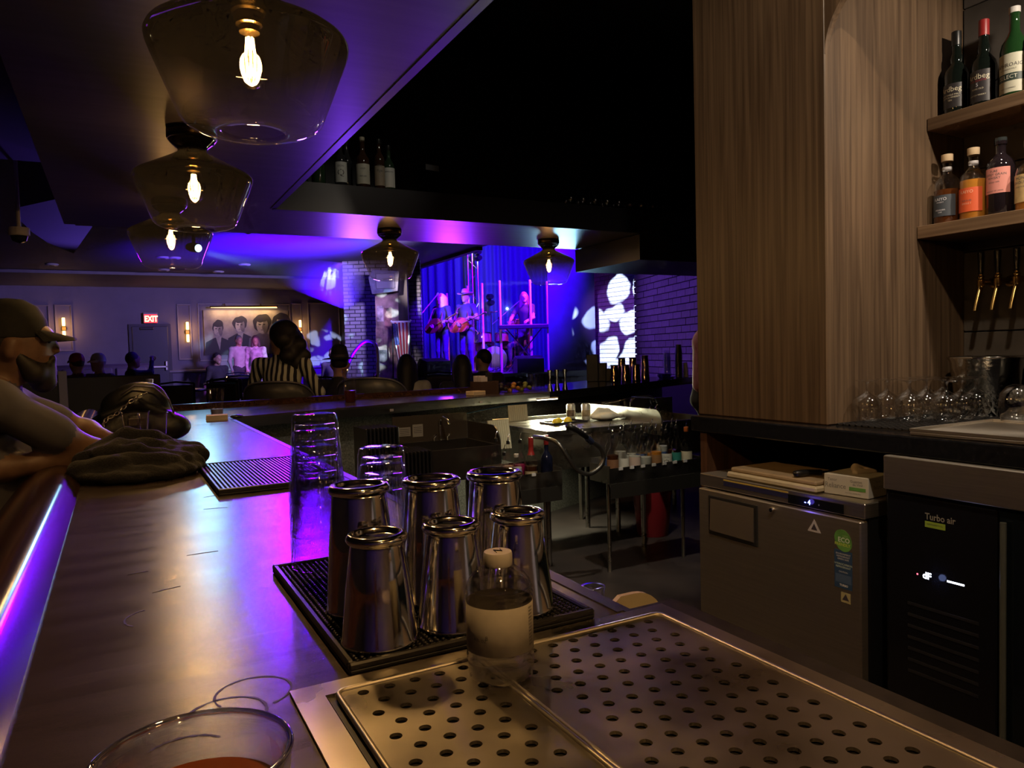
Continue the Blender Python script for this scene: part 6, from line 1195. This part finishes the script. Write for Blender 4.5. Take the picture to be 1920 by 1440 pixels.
# ================================================================== PEOPLE
skin = M('skin', (.42, .25, .18), .5, var=.10, vscale=30); skin_d = M('skin_tan', (.18, .10, .065), .5, var=.30, vscale=16)
def person(name, label, loc, rz, mats, J=None, s=1., res=.016, hair='short', sleeves='long', hat=None, seated=None, group=None, extra_prims=(), facing=0., beard=False):
    """local +Y is the front. mats: skin, top, trousers, hair, shoes"""
    D = dict(pelvis=(0, 0, .95), chest=(0, .0, 1.28), neck=(0, -.01, 1.46), head=(0, .02, 1.615),
             shL=(-.175, 0, 1.41), elL=(-.22, -.03, 1.13), wrL=(-.21, .08, .90), shR=(.175, 0, 1.41), elR=(.22, -.03, 1.13), wrR=(.21, .08, .90),
             hiL=(-.09, 0, .93), knL=(-.10, .03, .50), anL=(-.10, -.02, .08), hiR=(.09, 0, .93), knR=(.10, .03, .50), anR=(.10, -.02, .08))
    if seated:
        dz = seated-.90
        for k in D: D[k] = (D[k][0], D[k][1], D[k][2]+dz)
        kz = max(.50, seated-.02) if seated < .6 else seated-.05
        D.update(knL=(-.12, .42, kz), anL=(-.12, .40, kz-.42), knR=(.12, .42, kz), anR=(.12, .40, kz-.42))
    if J: D.update(J)
    V_ = {k: Vector(v)*s for k, v in D.items()}; P = []
    c = lambda a, b, r1, r2, t: P.append(('c', tuple(a), tuple(b), r1*s, r2*s, t))
    e = lambda a, r, t, rot=None: P.append(('e', tuple(a), tuple(x*s for x in r), rot, t))
    e(V_['pelvis'], (.165, .12, .12), 2); c(V_['pelvis']+Vector((0, 0, .06*s)), V_['chest'], .118, .135, 1); e(V_['chest']+Vector((0, 0, .02*s)), (.165, .115, .15), 1)
    c(V_['shL'], V_['shR'], .062, .062, 1); c(V_['chest']+Vector((0, 0, .08*s)), V_['neck'], .09, .058, 1); c(V_['neck'], V_['head']-Vector((0, .015*s, .06*s)), .054, .05, 0)
    H = V_['head']; ca, sa = math.cos(facing), math.sin(facing)
    def hp(x, y, z): return H+Vector((x*ca-y*sa, x*sa+y*ca, z))*s
    rot = ((ca, -sa, 0), (sa, ca, 0), (0, 0, 1))
    e(H, (.074, .092, .108), 0, rot); c(hp(0, .035, -.05), hp(0, .06, -.085), .052, .035, 0); c(hp(0, .088, .015), hp(0, .106, -.020), .006, .010, 0)
    c(hp(-.075, -.005, .0), hp(-.078, -.01, -.03), .013, .012, 0); c(hp(.075, -.005, .0), hp(.078, -.01, -.03), .013, .012, 0)
    c(hp(-.028, .078, .024), hp(.028, .078, .024), .016, .016, 0)
    if beard:
        c(hp(0, .058, -.085), hp(0, .066, -.112), .047, .036, 6)
        for sx in (-1, 1): c(hp(sx*.064, .005, -.03), hp(sx*.040, .045, -.085), .013, .034, 6)
        c(hp(-.022, .094, -.046), hp(.022, .094, -.046), .010, .010, 6)
    if hair == 'short': e(hp(0, -.018, .028), (.080, .094, .100), 3, rot)
    if hair in ('long', 'wavy'):
        e(hp(0, -.022, .026), (.088, .100, .108), 3, rot); w_ = .03 if hair == 'wavy' else 0
        c(hp(0, -.05, -.02), hp(0, -.075, -.24), .095+w_, .085+w_, 3); c(hp(-.065, .0, .02), hp(-.085, -.01, -.20), .035, .035, 3); c(hp(.065, .0, .02), hp(.085, -.01, -.20), .035, .035, 3)
    if hair == 'curly':
        for (x, y, z, r) in ((0, -.03, .05, .122), (.06, -.06, .0, .10), (-.065, -.06, .0, .085), (.08, -.09, -.10, .095), (.0, -.10, -.09, .10), (.10, -.12, -.19, .065), (.02, -.13, -.20, .085), (-.07, -.10, -.14, .07), (0, -.16, -.05, .07), (.04, -.19, -.14, .055)): e(hp(x, y, z), (r, r, r*.95), 3, rot)
    fin = []
    for sd, sg in (('L', -1), ('R', 1)):
        a, b_, w = V_['sh'+sd], V_['el'+sd], V_['wr'+sd]; st = 1
        if sleeves == 'short':
            mpt = a.lerp(b_, .55); c(a, mpt, .058, .056, 1); c(mpt.lerp(a, .2), b_, .044, .040, 0); st = 0
        else: c(a, b_, .056, .045, 1)
        c(b_, w, .041, .029, st); d = (w-b_).normalized(); c(w, w+d*.085*s, .026, .030, 0)
        sidev = d.cross(Vector((0, 0, 1))); sidev = sidev.normalized() if sidev.length > .1 else Vector((1, 0, 0)); nv = sidev.cross(d)
        for q in range(4):
            o_ = (q-1.5)*.018*s; ln = (.070, .080, .075, .058)[q]*s; p0 = w+d*.080*s+sidev*o_; p1 = p0+d*ln*.55-nv*.012*s; p2 = p1+d*ln*.30-nv*.03*s; fin.append([p0, p1, p2])
        th = w+d*.03*s+sidev*.028*s; fin.append([th, th+d*.035*s+sidev*.022*s, th+d*.065*s+sidev*.020*s-nv*.01*s])
        c(V_['hi'+sd], V_['kn'+sd], .084, .058, 2); c(V_['kn'+sd], V_['an'+sd], .056, .040, 2); an = V_['an'+sd]; c(an-Vector((0, .03*s, .04*s)), an+Vector((.01*sg, .17*s, -.05*s)), .038, .032, 4)
    P += [(p[0], *p[1:]) for p in extra_prims]
    def ex(b):
        b.cur = 0
        for f in fin: b.tube([tuple(x) for x in f], [.0095*s, .0088*s, .0070*s], 7)
    t = thing(name, label, 'person', loc, rz, group)
    Ph = [p for p in P if p[-1] == 3]; Pd = [p for p in P if p[-1] == 6]; P = [p for p in P if p[-1] not in (3, 6)]
    organic('body', P, res, mats, t, k=.028*s, extra=ex)
    hr = min(res, .012)
    if Ph: organic('hair', [(*p[:-1], 0) for p in Ph], hr, mats[3], t, k=.02*s)
    if Pd: organic('beard', [(*p[:-1], 0) for p in Pd], hr, mats[3], t, k=.015*s)
    hatm = M('hat_black', (.012, .011, .012), .8)
    if hat in ('fedora', 'cowboy'):
        hm = hatm if hat == 'fedora' else M('hat_straw', (.60, .50, .45), .7)
        hb = B(); base = hp(0, -.005, .055); br = .165 if hat == 'fedora' else .175; lift = .0 if hat == 'fedora' else .05
        b = B().lathe([(.001, .125), (.045, .120), (.072, .10), (.088, .035), (.092, .0)], 28, rx=.92, ry=1.08); nlow = len(b.v)
        n = 28
        for rr, zz in ((.09, .0), (.13, -.004), (br, -.012), (br, -.017), (.13, -.010), (.09, -.006)):
            for i in range(n): a = 2*PI*i/n; cc = math.cos(a); b.v.append((rr*.95*cc, rr*1.1*math.sin(a), zz+lift*abs(cc)**2*(rr-.09)/.08))
        for k in range(5):
            for i in range(n): j = (i+1) % n; b.f.append((nlow+k*n+i, nlow+k*n+j, nlow+(k+1)*n+j, nlow+(k+1)*n+i)); b.m.append(0)
        b.xf(Matrix.Scale(s, 4)); b.build('hat', hm, t, smooth=True, loc=base, rot=(0, 0, facing))
        B().lathe([(.0925, .002), (.0935, .004), (.090, .028), (.089, .029)], 28, rx=.925, ry=1.085).xf(Matrix.Scale(s, 4)).build('hat_band', M('hat_band', (.05, .04, .05), .6), t, smooth=True, loc=base, rot=(0, 0, facing))
    if hat and hat.startswith('cap'):
        hm = {'cap_red': M('cap_red', (.35, .03, .05), .6), 'cap_white': M('cap_white', (.55, .50, .58), .6), 'cap_black': M('cap_black', (.014, .014, .013), .85, var=.2, vscale=60)}[hat]
        b = B().lathe([(.001, .120), (.035, .116), (.065, .095), (.083, .055), (.086, .020), (.084, .005)], 28, ry=1.16)
        b.xf(Matrix.Scale(s, 4)); cp_ = b.build('cap', hm, t, smooth=True, loc=hp(0, -.012, .012), rot=(0, 0, facing))
        br_ = B()
        for k in range(2):
            for i in range(13):
                a = (i/12-.5)*PI*.86; 
                for rr in (0, 1): x = .078*math.sin(a)*(1-.12*rr); y = .062+.030*math.cos(a)+rr*(.078*math.cos(a)); br_.v.append((x*s, y*s, (.020-.024*rr+.006*math.cos(a)-k*.007)*s))
        for k in range(2): br_.f += [(k*26+2*i, k*26+2*i+1, k*26+2*i+3, k*26+2*i+2) for i in range(12)]
        br_.f += [(2*i+1, 26+2*i+1, 26+2*i+3, 2*i+3) for i in range(12)]; br_.m = [0]*len(br_.f); br_.build('brim', hm, cp_, smooth=True)
    if res < .012:
        for sx in (-1, 1): B().ell(tuple(hp(sx*.030, .080, .008)), (.0125*s, .0125*s, .0125*s), 12, 8).build('eye', M('eye_dark', (.05, .04, .04), .15), t, smooth=True)
    return t
def mat_set(nm, top, trs, hr_, sk=skin, shoe=(.02, .02, .02), var=.15, vs=12): return [sk, M(nm+'_top', top, .85, var=var, vscale=vs), M(nm+'_trousers', trs, .85, var=.2, vscale=20), M(nm+'_hair', hr_, .6, var=.3, vscale=60, stretch=(4, 4, .4)), M(nm+'_shoes', shoe, .5)]
# the man at the bar, near left
man = person('person', 'bearded man in a dark cap and grey T-shirt leaning an arm on the bar', (-.345, 2.58, .0), -PI/2+.06,
    mat_set('barman', (.10, .096, .115), (.03, .03, .05), (.022, .018, .015), skin_d), res=.0085, sleeves='short', hair='short', hat='cap_black', seated=.72, beard=True,
    J=dict(head=(.0, .085, 1.463), neck=(.0, .02, 1.325), chest=(0, -.02, 1.12), shR=(.175, .035, 1.30), elR=(.05, .275, 1.125), wrR=(.12, .06, 1.115), shL=(-.175, .055, 1.275), elL=(-.20, .26, 1.17), wrL=(-.06, .33, 1.14), pelvis=(0, -.06, .80), hiL=(-.09, -.06, .78), hiR=(.09, -.06, .78), knL=(-.14, .15, .70), knR=(.14, .15, .70), anL=(-.14, .13, .30), anR=(.14, .13, .30)))
stl = thing('bar_stool', 'dark bar stool under the man at the bar', 'stool', (-.41, 2.58, 0)); B().lathe([(.001, .655), (.17, .655), (.185, .67), (.18, .69), (.001, .695)], 28).build('seat', MATS['chair_vinyl'], stl, smooth='auto')
for a in (.8, 2.4, 3.9, 5.5): B().tube([(.12*math.cos(a), .12*math.sin(a), .65), (.2*math.cos(a), .2*math.sin(a), 0)], .014, 8).build('leg', MATS['chair_frame'], stl)
B().tube([(.17*math.cos(a), .17*math.sin(a), .25) for a in [2*PI*k/20 for k in range(21)]], .010, 6, cap=False).build('foot_ring', chrome, stl)
# tattoo lines on the arm
ink = M('tattoo_ink', (.10, .07, .06), .6); bd = [o for o in man.children if o.name.startswith('body')][0]
# woman in the striped shirt
ms = mat_set('striped', (.3, .3, .3), (.03, .03, .05), (.012, .010, .010)); sm = bpy.data.materials.new('striped_cloth'); sm.use_nodes = True; t_ = sm.node_tree; n_ = t_.nodes; tc_ = n_.new('ShaderNodeTexCoord'); wv = n_.new('ShaderNodeTexWave'); wv.bands_direction = 'X'; wv.inputs['Scale'].default_value = 7.0; wv.inputs['Distortion'].default_value = 1.2; wv.inputs['Detail'].default_value = 1; wv.inputs['Detail Scale'].default_value = 1.5
cr_ = n_.new('ShaderNodeValToRGB'); cr_.color_ramp.interpolation = 'CONSTANT'; cr_.color_ramp.elements[0].color = (.01, .01, .02, 1); cr_.color_ramp.elements[1].position = .5; cr_.color_ramp.elements[1].color = (.52, .55, .52, 1); t_.links.new(tc_.outputs['Object'], wv.inputs['Vector']); t_.links.new(wv.outputs['Fac'], cr_.inputs[0]); t_.links.new(cr_.outputs[0], n_['Principled BSDF'].inputs['Base Color']); n_['Principled BSDF'].inputs['Roughness'].default_value = .85; ms[1] = sm
person('person', 'woman with dark curly hair in a black and white striped shirt, seen from behind', (1.22, 6.36, .0), sdir(1.2, 6.4), ms, hair='curly', seated=.84, facing=1.35, res=.014, J=dict(elL=(-.30, .05, 1.10), wrL=(-.20, .25, 1.02), elR=(.30, .05, 1.10), wrR=(.22, .25, 1.02), shL=(-.19, 0, 1.345), shR=(.19, 0, 1.345)))
person('person', 'man in a wide brimmed black hat, silhouetted before the stage', (1.82, 6.78, 0), sdir(1.8, 6.8), mat_set('hatman', (.02, .02, .025), (.02, .02, .03), (.015, .012, .01)), hat='fedora', seated=.62, facing=.2)
person('person', 'person with long dark hair and a pale shirt watching the stage', (2.62, 7.15, 0), sdir(2.6, 7.1), mat_set('pale', (.40, .40, .40), (.03, .03, .05), (.012, .010, .012)), hair='long', seated=.56, facing=-.2)
person('person', 'dark haired person silhouetted before the two singers', (3.13, 6.92, 0), sdir(3.1, 6.9), mat_set('sil', (.02, .02, .03), (.02, .02, .03), (.012, .010, .012)), hair='long', seated=.54)
person('person', 'short haired person turned sideways before the drum kit', (3.62, 7.43, 0), sdir(3.6, 7.4), mat_set('sil_b', (.025, .022, .03), (.02, .02, .03), (.014, .012, .012)), hair='short', seated=.60, facing=.9)
# far guests
person('person', 'man in a pale shirt in the magenta light, arm around the woman beside him', (2.50, 17.95, .25), PI+.25, mat_set('couple_m', (.50, .46, .50), (.05, .05, .07), (.20, .18, .18)), J=dict(wrL=(-.30, .12, 1.22), elL=(-.30, -.02, 1.20)), s=.98)
person('person', 'woman in a flowered skirt in the magenta light beside the band picture', (2.86, 17.85, .25), PI-.2, mat_set('couple_w', (.55, .42, .55), (.36, .30, .40), (.10, .06, .06), var=.5), hair='long', s=.97, extra_prims=[('c', (0, 0, .85), (0, .0, .35), .17, .26, 2)])
person('person', 'man lifting a drink to his mouth at the table near the exit door', (.20, 12.3, .25), -PI/2+.2, mat_set('drinker', (.05, .05, .09), (.03, .03, .05), (.05, .035, .03)), seated=.46, J=dict(elR=(.22, .20, .98), wrR=(.10, .25, 1.14)), facing=.2)
person('person', 'guest in a red cap behind the low partition', (-.42, 10.4, .25), .5, mat_set('redcap', (.10, .03, .05), (.03, .03, .05), (.03, .02, .02)), hat='cap_red', seated=.46, s=.98)
person('person', 'guest in a pale cap behind the low partition', (-.20, 10.95, .25), 2.4, mat_set('whitecap', (.20, .18, .24), (.03, .03, .05), (.2, .18, .18)), hat='cap_white', seated=.46, s=.98)
person('person', 'dim seated guest in dark clothes behind the candle table', (1.80, 16.0, .25), PI+.4, mat_set('dim', (.03, .025, .03), (.02, .02, .02), (.02, .015, .015)), seated=.48, s=.98)
person('person', 'dim seated guest by the wall, right of the striped shirt', (3.55, 13.6, .25), PI-.6, mat_set('dim_b', (.10, .08, .12), (.03, .03, .04), (.05, .04, .04)), seated=.48)
# bartender half hidden by the wooden column
person('person', 'bartender with long reddish hair half hidden behind the wooden column', (2.90, 2.84, 0), -1.0, mat_set('bartender', (.02, .02, .025), (.03, .03, .045), (.30, .13, .20)), hair='wavy', s=.99, J=dict(elL=(-.24, .02, 1.12), wrL=(-.20, .06, 1.0)), extra_prims=[('c', (-.205, .05, 1.035), (-.20, .06, 1.005), .036, .036, 5), ('c', (-.05, -.05, 1.60), (-.17, -.07, 1.42), .08, .07, 3), ('c', (-.17, -.07, 1.42), (-.20, -.08, 1.20), .07, .045, 3)])
bd = [o for o in bpy.data.objects if o.get('label', '').startswith('bartender')][0].children[0]; bd.data.materials.append(M('white_cuff', (.55, .50, .58), .7))
# performers
aud = lambda x, y: math.atan2(7.5-y, 1.0-x)-PI/2
sg_ = person('person', 'blonde singer in dark clothes playing guitar at the microphone', (6.22, 14.72, .951), aud(6.2, 14.7)-.5, mat_set('singer', (.06, .05, .12), (.05, .05, .12), (.85, .70, .55)), hair='wavy', s=1.0, J=dict(elL=(-.30, .05, 1.12), wrL=(-.36, .28, 1.12), elR=(.28, -.02, 1.12), wrR=(.08, .22, 1.06)), sleeves='short')
hm_ = person('person', 'guitarist in a pale cowboy hat and dark shirt playing a red guitar', (6.66, 14.42, .951), aud(6.5, 14.6)-.35, mat_set('guitarist', (.06, .05, .10), (.05, .05, .12), (.10, .07, .05)), hat='cowboy', s=1.02, J=dict(elL=(-.30, .05, 1.15), wrL=(-.30, .30, 1.16), elR=(.30, -.02, 1.14), wrR=(.06, .24, 1.06)), sleeves='short')
person('person', 'keyboard player with long reddish hair leaning over the keys', (8.10, 14.42, .951), aud(8.1, 14.4)-.1, mat_set('keys', (.05, .03, .05), (.12, .05, .10), (.28, .06, .10)), hair='long', s=1.02, J=dict(elL=(-.26, .16, 1.16), wrL=(-.22, .36, 1.10), elR=(.26, .16, 1.16), wrR=(.20, .36, 1.10)), sleeves='short', facing=.5)
person('person', 'drummer seated behind the drum kit', (8.55, 15.35, .951), aud(8.5, 15.3)-.2, mat_set('drummer', (.10, .04, .12), (.04, .04, .06), (.25, .15, .15)), seated=.60, s=1.05, J=dict(elL=(-.28, .15, .98), wrL=(-.20, .40, .95), elR=(.28, .15, .98), wrR=(.20, .40, .95)), sleeves='short')
dst = thing('drum_stool', 'round drum stool under the drummer', 'stool', (8.55, 15.35, .951)); B().lathe([(.001, .40), (.16, .40), (.17, .43), (.16, .46), (.001, .47)], 20).build('seat', MATS['chair_vinyl'], dst, smooth='auto'); [B().tube([(0, 0, .40), (.2*math.cos(a), .2*math.sin(a), 0)], .014, 6).build('leg', chrome, dst) for a in (0, 2.1, 4.2)]
def guitar(par, label, col):
    M_ = par.matrix_basis.copy(); t = thing('guitar', label, 'guitar', par.location)
    t.rotation_euler = par.rotation_euler
    body = []; n = 40
    for i in range(n):
        a = 2*PI*i/n; r = .17+.035*math.cos(2*a)+.02*math.cos(a)-.015*math.cos(3*a); body.append((r*1.15*math.cos(a), r*math.sin(a)))
    mt_ = Matrix.Translation((.06, .21, 1.02)) @ Matrix.Rotation(PI, 4, 'Z') @ Matrix.Rotation(-.35, 4, 'Y') @ Matrix.Rotation(-PI/2, 4, 'X')
    b = B().prism(body, -.045, .045); b.xf(mt_); bo = b.build('body', col, t)
    n_c = Matrix.Translation((.06, .21, 1.02)) @ Matrix.Rotation(-.0, 4, 'Z')
    ds = (mt_.to_3x3() @ Vector((1, 0, 0))); c0 = Vector((.06, .26, 1.02)); B().tube([tuple(c0+ds*.15), tuple(c0+ds*.62)], [.024, .020], 8, flat=.5).build('neck', M('maple_neck', (.35, .2, .1), .4), t)
    B().tube([tuple(c0+ds*.62), tuple(c0+ds*.76)], [.03, .035], 6, flat=.4).build('headstock', M('maple_neck', (.35, .2, .1), .4), t)
    b = B().lathe([(.001, 0), (.05, 0)], 20).xf(mt_ @ Matrix.Translation((.05, 0, -.0465)) @ Matrix.Rotation(PI, 4, 'X')); b.build('sound_hole', black, bo)
    B().tube([tuple(c0-ds*.2), (.15, .1, 1.40), (.05, .0, 1.47), (-.12, .12, 1.30), tuple(c0+ds*.3)], .012, 6, flat=.4).build('strap', M('strap_red', (.4, .05, .1), .7), t); return t
guitar(sg_, 'dark red acoustic guitar held by the blonde singer', M('guitar_dark', (.30, .05, .05), .2)); guitar(hm_, 'bright red guitar held by the man in the cowboy hat', M('guitar_red', (.60, .08, .10), .2))
